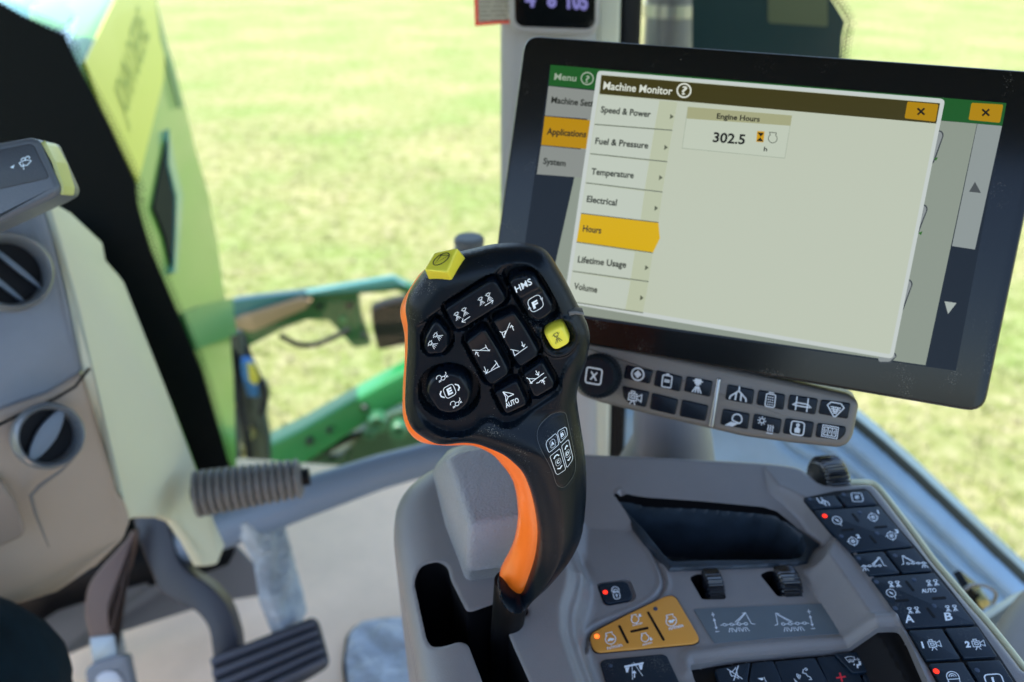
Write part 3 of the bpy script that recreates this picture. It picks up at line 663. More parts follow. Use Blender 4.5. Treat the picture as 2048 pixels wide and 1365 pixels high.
# lower keypad
zk2 = ZL-.0045
def kk(pxs, dz=0, lab=None): return blk('keypad_key', pxs, ZL-.0065, zk2+.0025+dz, STRIPK, .0016, .0008, **({'label': lab} if lab else {}))
k1 = kk([(1430,1339),(1501,1324),(1495,1362),(1515,1410),(1455,1410)]); k2 = kk([(1504,1326),(1546,1321),(1560,1352),(1580,1410),(1518,1410),(1498,1362)])
k3 = kk([(1549,1323),(1630,1315),(1655,1362),(1672,1410),(1583,1410)], .0004, 'black keypad key with a talking head'); k4 = kk([(1633,1315),(1668,1311),(1696,1340),(1720,1349),(1748,1410),(1675,1410)], lab='black keypad key with a red plus')
k5 = kk([(1748,1346),(1748,1312),(1786,1308),(1830,1410),(1752,1410),(1724,1350)], lab='black keypad key with a white plus'); k6 = kk([(1668,1307),(1744,1301),(1745,1335),(1737,1343),(1706,1346)], .0014, 'black keypad key with a windscreen vent figure')
zz_ = zk2+.0026
cm('symbol', [Cl((-.6,.3),(-.2,.3),(.35,.85),(.4,-.85),(-.15,-.4),(-.5,-.35)),Lr((-.9,.8),(.95,-1)),Lr((.8,1.1),(-.35,-1.1))], ((1469,1347),(14,-1.5),(-3,-13)), 1.5, zz_, k1)
cm('symbol', [F_([(-.6,.3),(.3,.3),(.3,0),(0,-.1)]),Lr((.5,.4),(.7,-.6))], ((1523,1360),(12,-1),(-3,-12)), 1.4, zz_, k2)
cm('symbol', [C_(.62,.85,.16,10),Lr((.3,.9),(.05,.35),(.45,.2),(.55,-.15),(.85,-.4),(.95,-.75),(.6,-.75))]+[(circ(-.15,.0,r_,6,150,230),False) for r_ in (.25,.45,.65)]+[Cl((-1.3,-.3),(-1.15,-.8),(-.8,-1.3),(-1.2,-1.3))], ((1606,1351),(15,-1.5),(-4,-13)), 1.5, zz_+.0004, k3)
RED = mat('red_print', (.75,.02,.04), .5)
cm('plus', [Lr((-1,0),(1,0)),Lr((0,1),(0,-1))], ((1682,1355),(9.5,-1.5),(-2.5,-9)), 3.2, zz_, k4, RED); cm('plus', [Lr((-1,0),(1,0)),Lr((0,1),(0,-1))], ((1774,1352),(10,-1.5),(-2.5,-10.5)), 3.0, zz_, k5)
cm('symbol', [(circ(-.35,-.6,1.5,10,118,62)+circ(-.35,-.7,.75,6,62,118),True),Lr((-.6,.45),(-.55,.0)),Lr((-.35,.5),(-.3,.0)),Lr((-.1,.45),(-.05,.0)),F_([(.15,.42),(.5,.42),(.5,.25),(.15,.25)]),C_(.8,.35,.15,10),F_([(.75,.05),(1.1,.0),(1.0,-.6),(.5,-.75),(.45,-1.1),(.2,-1.05),(.3,-.45),(.7,-.4)]),F_([(-.2,-.5),(.1,-.25),(.05,-.6)])], ((1707,1324),(13,-1),(-4,-12)), 1.2, zz_+.0016, k6)
# key strip on the right shelf
ST = [(1606,997),(1672,983),(1728.6,977.5),(1739,983),(1759,1009),(1798,1057),(1832.5,1096),(1870,1142),(1900.6,1179),(1955,1251),(1999,1314),(2023,1350),(2062,1410),(1895,1410),(1860,1343),(1842.7,1315.5),(1815.5,1268),(1781,1217),(1740.5,1159),(1703,1111),(1652,1053)]
blk('strip_backing', ST, -.002, .0006, BLACKD, .002, .0004, tr=0)
EL = [(1606,997),(1626,1019),(1652,1053),(1703,1107),(1739,1153),(1781,1212),(1814,1258),(1854.6,1324),(1900,1400)]
ER = [(1735,979),(1757.5,1010),(1798,1057),(1829,1094),(1868,1143),(1912,1196),(1955,1250),(1999,1316),(2050,1395)]
def lerp(P, Q, t): return (P[0]+(Q[0]-P[0])*t, P[1]+(Q[1]-P[1])*t)
def row(i, j, f0=0., f1=1., gap=.05):
    mids = list(range(i, j+1)); a = [lerp(EL[k], ER[k], f0) for k in mids]; b = [lerp(EL[k], ER[k], f1) for k in mids]
    h = lambda P, Q: lerp(P, Q, gap)
    a[0], a[-1] = lerp(a[0], a[1], gap), lerp(a[-1], a[-2], gap); b[0], b[-1] = lerp(b[0], b[1], gap), lerp(b[-1], b[-2], gap)
    return a+b[::-1]
zs = .0026
def sk(i, j, f0, f1, lab=None, gap=.05): return blk('strip_key', row(i, j, f0, f1, gap), .0006, zs, STRIPK, .0009, .0006, **({'label': lab} if lab else {}))
r1a = sk(0,1,.015,.47,gap=.08); r1b = sk(0,1,.52,.985,gap=.08); r2 = sk(1,3,.015,.985,'black four way pad with compass targets numbered 1 2 3',gap=.06); r3a = sk(3,4,.015,.485); r3b = sk(3,4,.535,.985)
r4 = sk(4,6,.015,.985,'black four way pad with spray nozzles lettered AUTO A B',gap=.05); r5a = sk(6,7,.015,.475,'black strip key with camera numbered 1'); r5b = sk(6,7,.525,.985,'black strip key with camera numbered 2'); r6a = sk(7,8,.015,.475,'black strip key with padlock and red light'); r6b = sk(7,8,.525,.985)
zs2 = zs+.0001; sx, sy = (1,-.07), (-.30,-.86)
def T_(u, v, s=10): return ((u, v), (sx[0]*s, sx[1]*s), (sy[0]*s, sy[1]*s))
def S_(st, u, v, s, parent, w_=1.3): cm('symbol', st, T_(u, v, s), w_, zs2, parent)
S_([Lr((-.9,.9),(-.65,-.1),(.3,-.55),(.35,-.9)),Lr((-.1,.9),(.0,.4),(.8,-.1),(1.0,-.9)),C_(.05,-.1,.3,10)], 1646,1004,11,r1a,2.0)
S_([(rnd([(-1,-.8),(.7,-.95),(1,-.5),(1,.8),(-.8,.95)],.3,3),True),C_(0,0,.3,8),Lr((-.3,-.3),(.3,.4))], 1714,995,11,r1b,1.7)
comp = [C_(0,0,.8,18),F_([(-.4,.45),(.2,.1),(.35,-.45),(-.15,-.05)]),Lr((.35,-.75),(.5,-1.2))]
targ = [C_(0,0,.9,18),C_(0,0,.35,12),Lr((-1.25,0),(-.7,0)),Lr((.7,0),(1.2,0)),Lr((0,1.2),(0,.7)),Lr((0,-.7),(0,-1.2)),Lr((-.25,-.25),(.25,.3))]
S_(comp,1674,1041,11,r2,1.7); S_(targ,1746,1035,9.5,r2,1.5); S_(targ,1706,1083,9.5,r2,1.5); S_(targ,1783,1072,9.5,r2,1.5)
texts('numerals', C0, [('1',(1756,1028),(1758.5,1027.5),(-2.6,-7.5)),('2',(1714,1077),(1721,1076.3),(-2.6,-7.5)),('3',(1791,1067),(1798,1066.3),(-2.6,-7.5))], zs2, WHITE, r2, bold=.04)
S_(pair(.1,.55,.5,.45)+[C_(-.75,-.75,.6,16),F_([(-1.0,-.45),(-.6,-.7),(-.5,-1.05),(-.85,-.8)]),Lr((-.5,-1.3),(-.4,-1.65))],1790,1176,15,r4,1.4)
for u_, v_ in ((1865,1166),(1827,1221),(1903,1217)): S_(pair(0,0,.55,.5),u_,v_,14,r4,1.3)
texts('lettering', C0, [('AUTO',(1844,1186),(1874,1184.5),(-2.4,-8)),('A',(1811,1246),(1829,1244.5),(-3.5,-16)),('B',(1891,1241.5),(1906,1240),(-3.5,-16))], zs2, WHITE, r4, bold=.02)
def bm2(c, fl, par): boom(c, fl, 'one', .74, par, zs2, 1.5)
bm2((1746,1130), False, r3a); bm2((1828,1125), True, r3b)
camr = [Cl((-.7,-.45),(.35,-.45),(.35,.45),(-.7,.45)),Cl((-.4,-.15),(.1,-.15),(.1,.2),(-.4,.2)),Lr((.35,.1),(1.0,.5),(1.0,-.45),(.35,-.1)),Cl((-.45,.45),(.0,.45),(.0,.75),(-.45,.75)),Lr((-.15,-.45),(-.5,-1.0)),Lr((-.05,-.45),(.25,-1.0))]
S_(camr,1867,1289,14,r5a,1.6); S_(camr,1955,1288,14,r5b,1.6)
texts('numerals', C0, [('1',(1845,1296),(1848.6,1295.7),(-3.5,-12))], zs2, WHITE, r5a, bold=.05); texts('numerals', C0, [('2',(1932,1295),(1942,1294.5),(-3.5,-12))], zs2, WHITE, r5b, bold=.05)
S_([(circ(0,.1,.85,14,0,180)+[(-.85,-.3),(.85,-.3)],True),(circ(0,.1,.5,10,0,180),False),(circ(0,.1,.22,8,0,180),False),Cl((-.8,-.3),(.8,-.3),(.7,-1.7),(-.9,-1.7))],1906,1355,14,r6a,1.7)
S_([rsq(0,-.3,1.15,.5)],1988,1360,15,r6b,2.4); texts('numerals', C0, [('1',(1987,1372),(1991.5,1371.5),(-5,-17))], zs2, WHITE, r6b, bold=.05)
for u_, v_, o_, p_ in ((1619.5,998.5,0,r1a),(1687,989.5,0,r1b),(1649.5,1032.5,1,r2),(1719,1025,0,r2),(1682.5,1073,0,r2),(1753.5,1067,0,r2),(1717,1117,0,r3a),(1790,1112,0,r3b),(1752.5,1164.5,0,r4),(1828,1160,0,r4),(1790.5,1217,0,r4),(1868,1212.5,0,r4),(1872.5,1343,1,r6a),(1954,1341,0,r6b)): led(u_, v_, zs, o_, p_, .0017 if o_ else .0015)
def slot4(c, dx, dy, par):
    cx_, cy_ = c
    for t0, t1 in ((.45,1.0),(-.45,-1.0)):
        bar('divider_slot', (cx_+dx[0]*t0, cy_+dx[1]*t0), (cx_+dx[0]*t1, cy_+dx[1]*t1), .0017, zs+.0001, par); bar('divider_slot', (cx_+dy[0]*t0, cy_+dy[1]*t0), (cx_+dy[0]*t1, cy_+dy[1]*t1), .0017, zs+.0001, par)
slot4((1728.5,1057), (46,-4), (-24,-30), r2); slot4((1841,1199), (51,-3.5), (-29,-37), r4)
# ================================================================== touch monitor and its button bar
nM = -RT*.296-UP*.083-FW*.952; M = Plane(at(1047.8, 69.1, .5978), nM, RT)
mon = thing('touch_monitor', 'large tablet style touch display showing the Machine Monitor page', 'monitor', tuple(M.w(*M.loc(1500, 600), -.03)))
MQ = [(1047.8,69.1),(2113,144.6),(1969.6,828.4),(969.5,656.4)]
prism('housing', M, MQ, -.024, -.0012, mat('monitor_housing_plastic', (.02,.022,.025), .35, grain=.3), mon, r=.011, bev=.004)
prism('bezel_glass', M, [(1051,73),(2108,148),(1966,824),(974,653)], -.0015, .0, GLOSSB, mon, r=.010, bev=.0008)
def em(n, c, s): return emis('screen_'+n, c, s, .3)
SB = .40
scr = prism('screen', M, [(1101,130),(2013,206.6),(1911.6,742),(1031,618)], .00015, .0003, em('night_blue', (.003,.0045,.007), 1.0), mon)
def ui(nm, pts, lev, c, r=0., s=1., smooth=False, par=None): return prism(nm, M, pts, .0003, .0003+lev*.00012, em(nm, c, s), par or scr, r=r, smooth=smooth)
def lin(h): h = h.lstrip('#'); f = lambda x: (lambda v: v/12.92 if v <= .04045 else ((v+.055)/1.055)**2.4)(int(x, 16)/255); return (f(h[:2]), f(h[2:4]), f(h[4:]))
X_ = .93/2**S.view_settings.exposure                                                               # screen brightness for exposure 1
def c(h, k=1.): return tuple(v*X_*k for v in lin(h))
ui('menu_title_bar', [(1101,130),(2013,206.6),(2004.6,252),(1097,171.5)], 1, c('1e5a24'))
ui('menu_page', [(1187,183),(1954,248),(1851,731),(1090,620)], 1, c('8f998c'))
ui('scroll_column', [(1955,248),(2004,252.5),(1950,499.5),(1904,492.5)], 1, c('919a98'))
ui('menu_row', [(1097,172.5),(1210,184),(1200,240),(1089.7,231.5)], 2, c('8c918c'))
ui('menu_row_selected', [(1089.4,233),(1200,243),(1190,300),(1082.4,290)], 2, c('b88a00'))
ui('menu_row', [(1082,291.5),(1190,302),(1180,357),(1073.6,348.8)], 2, c('8c918c'))
ui('close_button', [(1943,206),(2006.7,209.6),(2000,246),(1937,240)], 2, c('b08600'), r=.001)
for a, b in (((1884,262),(1868,330)), ((1852,410),(1834,478)), ((1822,560),(1805,628)), ((1790,705),(1786,727))):
    ui('application_tile_edge', [(a[0]-30,a[1]-6),(a[0],a[1]),(a[0]+4,a[1]+8),(b[0]+2,b[1]-8),(b[0]-4,b[1]),(b[0]-30,b[1])], 2, c('40464a'), r=.002)
    ui('application_tile', [(a[0]-30,a[1]-3),(a[0]-1.5,a[1]+2.5),(a[0]+1,a[1]+10),(b[0]-1,b[1]-9),(b[0]-6,b[1]-3),(b[0]-30,b[1]-3)], 3, c('8d9494'), r=.002)
ui('dialog_border', [(1195,141.5),(1890.5,198.5),(1786,718.5),(1127.5,606)], 4, c('c8d0cc'), r=.003)
ui('dialog_page', [(1202.6,149),(1881,206),(1780,709),(1136,599)], 5, c('c1c9b6'), r=.001)
ui('dialog_title_bar', [(1202.6,150.5),(1880,207),(1872.7,247.6),(1199,188.5)], 6, c('403b14'))
ui('close_button', [(1815,203.5),(1877,209),(1871,244),(1809,237)], 7, c('f2c000'), r=.001)
ys = [(1199,190,1355,203),(1189.4,249,1344.7,261),(1180.6,307.7,1334.5,323.9),(1171.8,366,1325,384.5),(1162,427,1316.8,445.4),(1153,484.4,1305.6,506),(1145.6,542.8,1297,563.7),(1137,603,1286,626)]
sep = em('separator', c('5c6455'), 1)
for i in range(7):
    a, b = ys[i], ys[i+1]
    if i == 4: ui('list_row_selected', [(a[0],a[1]+1),(a[2],a[3]+1),(1319.5,477.4),(b[2],b[3]),(b[0],b[1])], 8, c('d9b000'))
    else:
        ui('list_row', [(a[0],a[1]+1.6),(a[2],a[3]+1.6),(b[2],b[3]-1),(b[0],b[1]-1)], 6, c('bcc4a9'))
        ui('list_row_face', [(a[0],a[1]+1.6),(a[2]-36,a[3]-1.4),(b[2]-36,b[3]-4),(b[0],b[1]-1)], 7, c('c3ccbe'))
    prism('separator', M, [(b[0],b[1]-.9),(b[2],b[3]-.9),(b[2],b[3]+1),(b[0],b[1]+1)], .0003, .0003+8.5*.00012, sep, scr, smooth=False)
ui('hours_card_edge', [(1375.5,214),(1584,231.5),(1570,317.5),(1363.5,297.5)], 6, c('a5af9d'))
ui('hours_card', [(1376.5,215.2),(1583,232.5),(1569,316),(1364.8,296.2)], 7, c('c3ccba'))
ui('hours_card_title', [(1375.5,214),(1584,231.5),(1581,252),(1373,237.5)], 8, c('a7a982'))
ui('hourglass_icon', [(1514.5,262.5),(1529,263.5),(1527,285),(1512.5,284)], 9, c('d09c08'))
zt = .0003+10.5*.00012
dark = em('dark_text', c('15170f'), 1); grey = em('grey_text', c('2e332b'), 1); wht = em('white_text', c('d8ddd0'), 1); wdim = em('dim_white_text', c('98a894'), 1)
cpv = lambda h: (h*.14, -h)
texts('dialog_title', M, [('Machine Monitor', (1206,178.5), (1344,190), cpv(15.5)), ('?', (1362,189), (1373,189.8), cpv(17))], zt, wht, scr, bold=.022)
marks('help_ring', M, [C_(1368,181.5,13.5,28)], 3.2, wht, scr, zt)
texts('menu_title', M, [('Menu', (1108,159.5), (1152,163), cpv(13.5)), ('?', (1170,165), (1178,165.5), cpv(14))], zt-.0010, wdim, scr, bold=.02)
marks('help_ring', M, [C_(1174.5,157.5,12,28)], 2.6, wdim, scr, zt-.0010)
texts('menu_text', M, [('Machine Setti', (1102,206), (1189,214), cpv(13)), ('Applications', (1093,269), (1172,275), cpv(13)), ('System', (1086,328), (1131,333), cpv(12.5))], zt-.0009, em('menu_text', c('23271f'), 1), scr, bold=.028)
texts('list_text', M, [('Speed & Power', (1201,225), (1301,235), cpv(13)), ('Fuel & Pressure', (1190,288), (1296,297.5), cpv(13)), ('Temperature', (1182,349), (1267,357), cpv(13)), ('Electrical', (1173,404), (1233,412), cpv(13)),
   ('Hours', (1165,463), (1202,467.5), cpv(13)), ('Lifetime Usage', (1155,525), (1252,536), cpv(13)), ('Volume', (1147,578), (1194,586), cpv(13))], zt, grey, scr, bold=.028)
texts('hours_text', M, [('Engine Hours', (1433,237.5), (1519,244), cpv(11)), ('302.5', (1425,284), (1489,289), cpv(20)), ('h', (1527,302.5), (1534,303), cpv(9))], zt, dark, scr, bold=.026)
arrows = [F_([(x_-2.2,y_-5),(x_+4.5,y_+.6),(x_-3.4,y_+5.5)]) for x_, y_ in ((1343,233.5),(1331.5,295),(1321,355.5),(1312,416.5),(1293,535.5),(1283,596))]
marks('row_arrows', M, arrows, 1, em('arrow_grey', c('585e4c'), 1), scr, zt)
XX = [Lr((-7,-6.5),(7,6.5)),Lr((7,-6.5),(-7,6.5))]
marks('close_cross', M, XX, 4, dark, scr, zt, T=((1842,223.5),(1,0),(0,1))); marks('close_cross', M, XX, 4, dark, scr, zt, T=((1971.5,225.5),(1,0),(0,1)))
marks('engine_symbol', M, [([(-7,-11.5),(6.5,-10.5),(6,-7)]+circ(-.5,1,8.8,20,-50,235)+[],True)], 1.5, em('symbol_grey', c('5b6156'), 1), scr, zt, T=((1546,276.5),(1,0),(0,1)))
marks('hourglass_bars', M, [F_([(1515,265.5),(1528,266.5),(1521.5,274)]),F_([(1513,282.5),(1527,283.5),(1520.6,275)])], 1, dark, scr, zt)
marks('scroll_up', M, [F_([(1950,364),(1962,386.5),(1938,384)])], 1, em('arrow_dim', c('4c5152'), 1), scr, zt-.0009)
marks('scroll_down', M, [F_([(1889,603),(1913,606.5),(1896,628.5)])], 1, em('arrow_pale', c('a9b2ac'), 1), scr, zt-.0009)
marks('tile_marks', M, [F_([(1868,317),(1876,315),(1872,322)]),F_([(1836,466),(1845,463),(1842,471)])], 1, em('tile_green', c('2f6b1c'), 1), scr, zt-.0008)
# arm that carries the monitor
tube('support_arm', [M.w(*M.loc(1330,560), -.03), at(1335,760,.74), at(1345,880,.80), at(1330,960,.82)], [.03,.028,.036,.05], mat('arm_grey_plastic', (.16,.165,.19), .4, grain=.3), mon, n=28)
# ---- button bar
B = M.off(-.004)
bar_ = thing('button_bar', 'grey brown shortcut bar with rotary knob and fourteen black keys', 'control panel', tuple(B.w(*B.loc(1430, 810), -.02)))
BQ = [(1140,676),(1300,706),(1460,739),(1590,767),(1699,792),(1713,801),(1718,812),(1706,874),(1697,889),(1679,897.5),(1594,889),(1488,875),(1430.6,861.6),(1321.6,837),(1200.5,807),(1160,793),(1142,770),(1135,720)]
BTAUPE = mat('bar_taupe_plastic', (.115,.107,.097), .42, grain=.5, gscale=1400, mott=.05)
prism('housing', M, BQ, -.040, -.004, BTAUPE, bar_, r=.004, bev=.004)
BK = [[(1252,730),(1306,742),(1299,769),(1246,757)],[(1312.6,740.5),(1365.5,754),(1359.5,784.5),(1306.5,772)],[(1373,752.7),(1426,763),(1420,795),(1367,783)],[(1455,769),(1509,780),(1505,810),(1450,799.6)],[(1517,780),(1571,789.6),(1567,821),(1512,810)],[(1579,789.6),(1636.5,798),(1630.5,830.5),(1574.5,820)],[(1642.6,799.6),(1701.6,807),(1695.6,839),(1636.5,828)],
  [(1244,772),(1299,784.5),(1291,816),(1258,808),(1246,795)],[(1303.5,786),(1356.5,799.6),(1350.4,831),(1299,819)],[(1364,799.6),(1417,811.7),(1411,843.5),(1358,833)],[(1445.8,817.8),(1500,828),(1495.7,860),(1439.7,849.5)],[(1508,828),(1564,839),(1559,869),(1503,858.6)],[(1571,837),(1629,845),(1623,877),(1565,867.7)],[(1635,846.5),(1692.5,854),(1691,868),(1679,881),(1630.5,875)]]
kls = ['direction dial ring','battery tank','spray nozzle','branching sections','seed bag','boom bracket','sieve','camera',None,None,'lamp','sun with heat waves','person in frame','table grid']
bz = .0016
def q_(cx, cy, r_, s=1): return ((cx,cy),(r_*.985,r_*.175),(r_*.13,-r_*.99))
bk = []
for i, P in enumerate(BK):
    bk.append(prism('shortcut_key', M, P, -.0062, -.0028, BLACKK, bar_, r=.0016, bev=.0009, label=('black shortcut key with a %s symbol' % kls[i]) if kls[i] else 'blank black shortcut key'))
def bs(i, cx, cy, st, s=11, w_=2.0, m=WSOFT): marks('symbol', M, st, w_, m, bk[i], -.0027, T=q_(cx, cy, s))
bs(0,1275.5,749,[C_(0,0,1.1,24),F_([(0,.75),(.7,0),(0,-.75),(-.7,0)])],11,3)
bs(1,1334,762,[(rnd([(-.85,-1.2),(.85,-1.2),(.85,.95),(-.85,.95)],.3,3),True),Lr((-.3,1.2),(.3,1.2)),Lr((-.5,-.2),(.5,-.2)),Lr((-.5,.1),(.5,.1))],11,2.4)
bs(2,1395,772,nozzle(0,0,1.25)+[F_([(-.4,1.05),(.4,1.05),(.4,.4),(-.4,.4)])],12,2.6)
bs(3,1477,790,[Lr((0,1.3),(0,.7)),Lr((-1.3,-.9),(-1.2,-.4),(0,.6),(1.2,-.4),(1.3,-.9)),Lr((-.4,-.9),(-.35,.25)),Lr((.45,-.9),(.4,.25))],13,3)
bs(4,1541,800,[(rnd([(-.85,-1.3),(.85,-1.3),(.85,1),(-.85,1)],.3,3),True),Lr((-.5,1.3),(.5,1.3))]+[Lr((a,b),(a+.22,b+.1)) for a in (-.5,-.12,.28) for b in (-.95,-.5,-.05,.4)],11,2.2)
bs(5,1604,810,[Lr((-.9,1.15),(-.9,-1)),Lr((.85,1.15),(.85,-1)),Cl((-1.4,-.2),(-.9,.2),(.9,.2),(1.4,-.2),(.9,-.25),(-.9,-.25))],13,2.6)
bs(6,1671,818,[Cl((-.8,.9),(.75,.9),(1.3,.35),(.15,-1.2),(-.15,-1.2),(-1.3,.35)),Lr((-.8,.2),(.8,.2)),Lr((-.7,-.1),(.7,-.1)),Lr((-.45,-.4),(.45,-.4)),Lr((-.25,-.7),(.25,-.7)),Lr((-.4,.3),(-.1,-.8)),Lr((.4,.3),(.1,-.8))],13,2.4)
bs(7,1268,795,camr,15,2.2)
bs(10,1470,841,[(circ(.3,.25,.75,14,-55,205),True)]+[Lr((a,-.35),(a-.9,-1.0)) for a in (-.45,-.15,.2,.5)],13,2.6)
bs(11,1532,850,[C_(-.7,.5,.35,12)]+[Lr((-.7+.5*math.cos(R(a)),.5+.5*math.sin(R(a))),(-.7+.68*math.cos(R(a)),.5+.68*math.sin(R(a)))) for a in range(0,360,45)]+[Lr((x_,.1),(x_+.12,-.25),(x_-.02,-.55),(x_+.1,-.95)) for x_ in (.35,.7,1.05)]+[Lr((.2,-1.2),(1.2,-1.2))],13,2)
bs(12,1595,857,[rsq(0,0,1.15,.5),C_(0,.55,.22,8),F_([(-.45,-.8),(-.5,-.1),(0,.3),(.5,-.1),(.45,-.8)])],11.5,2.6)
bs(13,1660,864,[Cl((-1.3,-.95),(1.3,-.95),(1.3,.95),(-1.3,.95)),Cl((-1.0,-.65),(1.0,-.65),(1.0,.65),(-1.0,.65)),Lr((-.35,.65),(-.35,-.65)),Lr((.35,.65),(.35,-.65)),Lr((-.7,.3),(-.7,-.3)),Lr((0,.3),(0,-.3)),Lr((.7,.3),(.7,-.3))],12,1.8)
prism('divider_rib', M, [(1434,756),(1442,758),(1426,857),(1417,855)], -.006, -.0022, mat('satin_rib', (.30,.31,.32), .25, metal=.6), bar_, r=.001, bev=.001)
ka_, kb_ = M.w(*M.loc(1199,752), -.006), M.w(*M.loc(1191,754,.012), .012)
rk = .0148
kn_ = lathe('rotary_knob', ka_, kb_, [(0,0),(0,rk),(.70,rk),(.86,rk*.94),(.93,rk*.86),(1,rk*.80),(1,0)], BLACKP, bar_, n=240, knurl=40, kd=.05)
KP = Plane(kb_, nM, RT)
KP = Plane(kb_, (kb_-ka_), RT)
marks('symbol', KP, [rsq(0,0,1.15,.35),Lr((-.45,-.6),(.45,.6)),Lr((-.45,.6),(.45,-.6))], 3, WSOFT, kn_, .0004, T=q_(1187.5,752.5,13.5))
# ================================================================== the cab around it
def glassmat(name, tint, refl=.6):
    m = bpy.data.materials.new(name); m.use_nodes = True; n = m.node_tree; n.nodes.clear()
    o = n.nodes.new('ShaderNodeOutputMaterial'); t = n.nodes.new('ShaderNodeBsdfTransparent'); g = n.nodes.new('ShaderNodeBsdfGlossy')
    f = n.nodes.new('ShaderNodeFresnel'); f.inputs[0].default_value = 1.25; x = n.nodes.new('ShaderNodeMixShader')
    t.inputs[0].default_value = (*tint, 1); g.inputs[0].default_value = (refl,)*3+(1,); g.inputs[1].default_value = .02
    n.links.new(f.outputs[0], x.inputs[0]); n.links.new(t.outputs[0], x.inputs[1]); n.links.new(g.outputs[0], x.inputs[2]); n.links.new(x.outputs[0], o.inputs[0]); return m
GLASS = glassmat('cab_glass', (.95, .985, .96))
FRIT = mat('black_frit', (.003,.005,.006), .5, spec=.08)
CABG = mat('cab_grey_trim', (.20,.215,.22), .45, grain=.4)
CREAM = mat('cab_pale_trim', (.50,.51,.42), .5, grain=.3)
COWL = mat('cowl_taupe', (.36,.29,.235), .5, grain=.4)
PALE = mat('cowl_grass_lit_side', (.60,.60,.45), .5, grain=.3)  # paler yellow-green tone paints in light bounced off the grass
DASH = mat('dash_blue_grey', (.16,.18,.215), .38, grain=.4, mott=.05)
def tp(u, v, dep): return tuple(at(u, v, dep))
# windscreen: a tilted plane in front of the column
Wp = plane3((128, 70, 1.15), (454, 919, 1.42), (1000, 300, 1.30))
ws = thing('windshield', 'curved front windscreen with black dotted border above the tractor hood', 'windscreen', tuple(Wp.w(*Wp.loc(454, 919))))
prism('glass', Wp, [(-160,-200),(1010,-200),(1010,905),(860,905),(460,985),(-160,985)], -.004, 0, GLASS, ws, smooth=False)
FE = [(-160,-90),(0,7),(44,33),(128,70),(143,106),(172,165),(220,256),(271,370),(273,407),(300,500),(366,655),(403,743),(454,919),(480,975)]
prism('black_border', Wp, FE+[(470,1010),(420,1010),(340,800),(242,620),(150,480),(-60,330),(-160,300)], .001, .003, FRIT, ws, smooth=False)
# dots along the border edge
Vd, Fd = [], []
E_ = crm(Wp.L(FE), 14, False); E_ = np.array(E_); seg = np.hypot(*np.diff(E_, axis=0).T); cum = np.r_[0, np.cumsum(seg)]
def dots(pl, E_, cum, rows, step, r, sgn, z=.0012):
    Vd, Fd = [], []
    for k in range(rows):
        for s_ in np.arange((k % 2)*step/2, cum[-1], step):
            i = min(np.searchsorted(cum, s_, 'right')-1, len(E_)-2); t = (s_-cum[i])/(cum[i+1]-cum[i]+1e-9); p = E_[i]+(E_[i+1]-E_[i])*t; d_ = E_[i+1]-E_[i]; d_ /= np.linalg.norm(d_)+1e-9
            p = p+np.array([-d_[1], d_[0]])*sgn*(r*.6+k*step*.75); rr = r*(1-k*.22); b = len(Vd)
            Vd += [p+rr*np.array([math.cos(a), math.sin(a)]) for a in np.linspace(0, 2*math.pi, 9)[:-1]]; Fd.append(list(range(b, b+8)))
    return pl.W(np.array(Vd), z), Fd
V_, F__ = dots(Wp, E_, cum, 3, .0062, .0024, 1)
mk('dotted_edge', V_, F__, FRIT, ws, smooth=False)
# lower sill bar under the windscreen
tube('sill_bar', [at(360,1085,1.34), at(520,1028,1.34), at(640,985,1.34), at(760,944,1.34), at(870,914,1.34), at(960,900,1.34), at(1080,890,1.34)], [.033,.033,.030,.027,.025,.025,.025], mat('sill_blue_grey', (.17,.22,.30), .4, grain=.3), None, n=28, tag=('blue grey padded bar along the foot of the windscreen', 'sill bar'))
# floor
nf = (0, 0, 1); FL = Plane((0, 0, FLOOR), nf)
FLM = mat('floor_mat_tan', (.84,.61,.42), .75, mott=.06, mscale=12, grain=.5, gscale=400)
o = prism('floor', FL, [(-1.6,-1.0),(1.0,-1.0),(1.05,1.15),(.35,1.55),(-1.25,1.75),(-1.6,1.7)], -.06, 0, FLM, None, bev=.01, local=True); o['kind'] = 'structure'
hp = FL.off(.002)
hatch = sculpt('floor_hatch', hp, [(700,1400),(692,1330),(700,1278),(722,1254),(770,1246),(830,1244),(845,1400)], .006, lambda X, dd: .012+.004*prof(dd, .02)+.005*np.sin(X[:, 0]*18+X[:, 1]*60+1.5*np.sin(X[:, 0]*25))*ss(0, .05, dd), mat('crinkled_silver_foil', (.36,.39,.42), .45, grain=1, gscale=30, mott=.3, mscale=9), None, tag=('crinkled silver grey sheet with dark rim set into the tan floor', 'floor insert'))
prism('rim', hp, [(693,1400),(684,1330),(692,1272),(716,1246),(768,1238),(832,1236),(850,1400)], 0, .0025, BLACKD, hatch, r=.015)
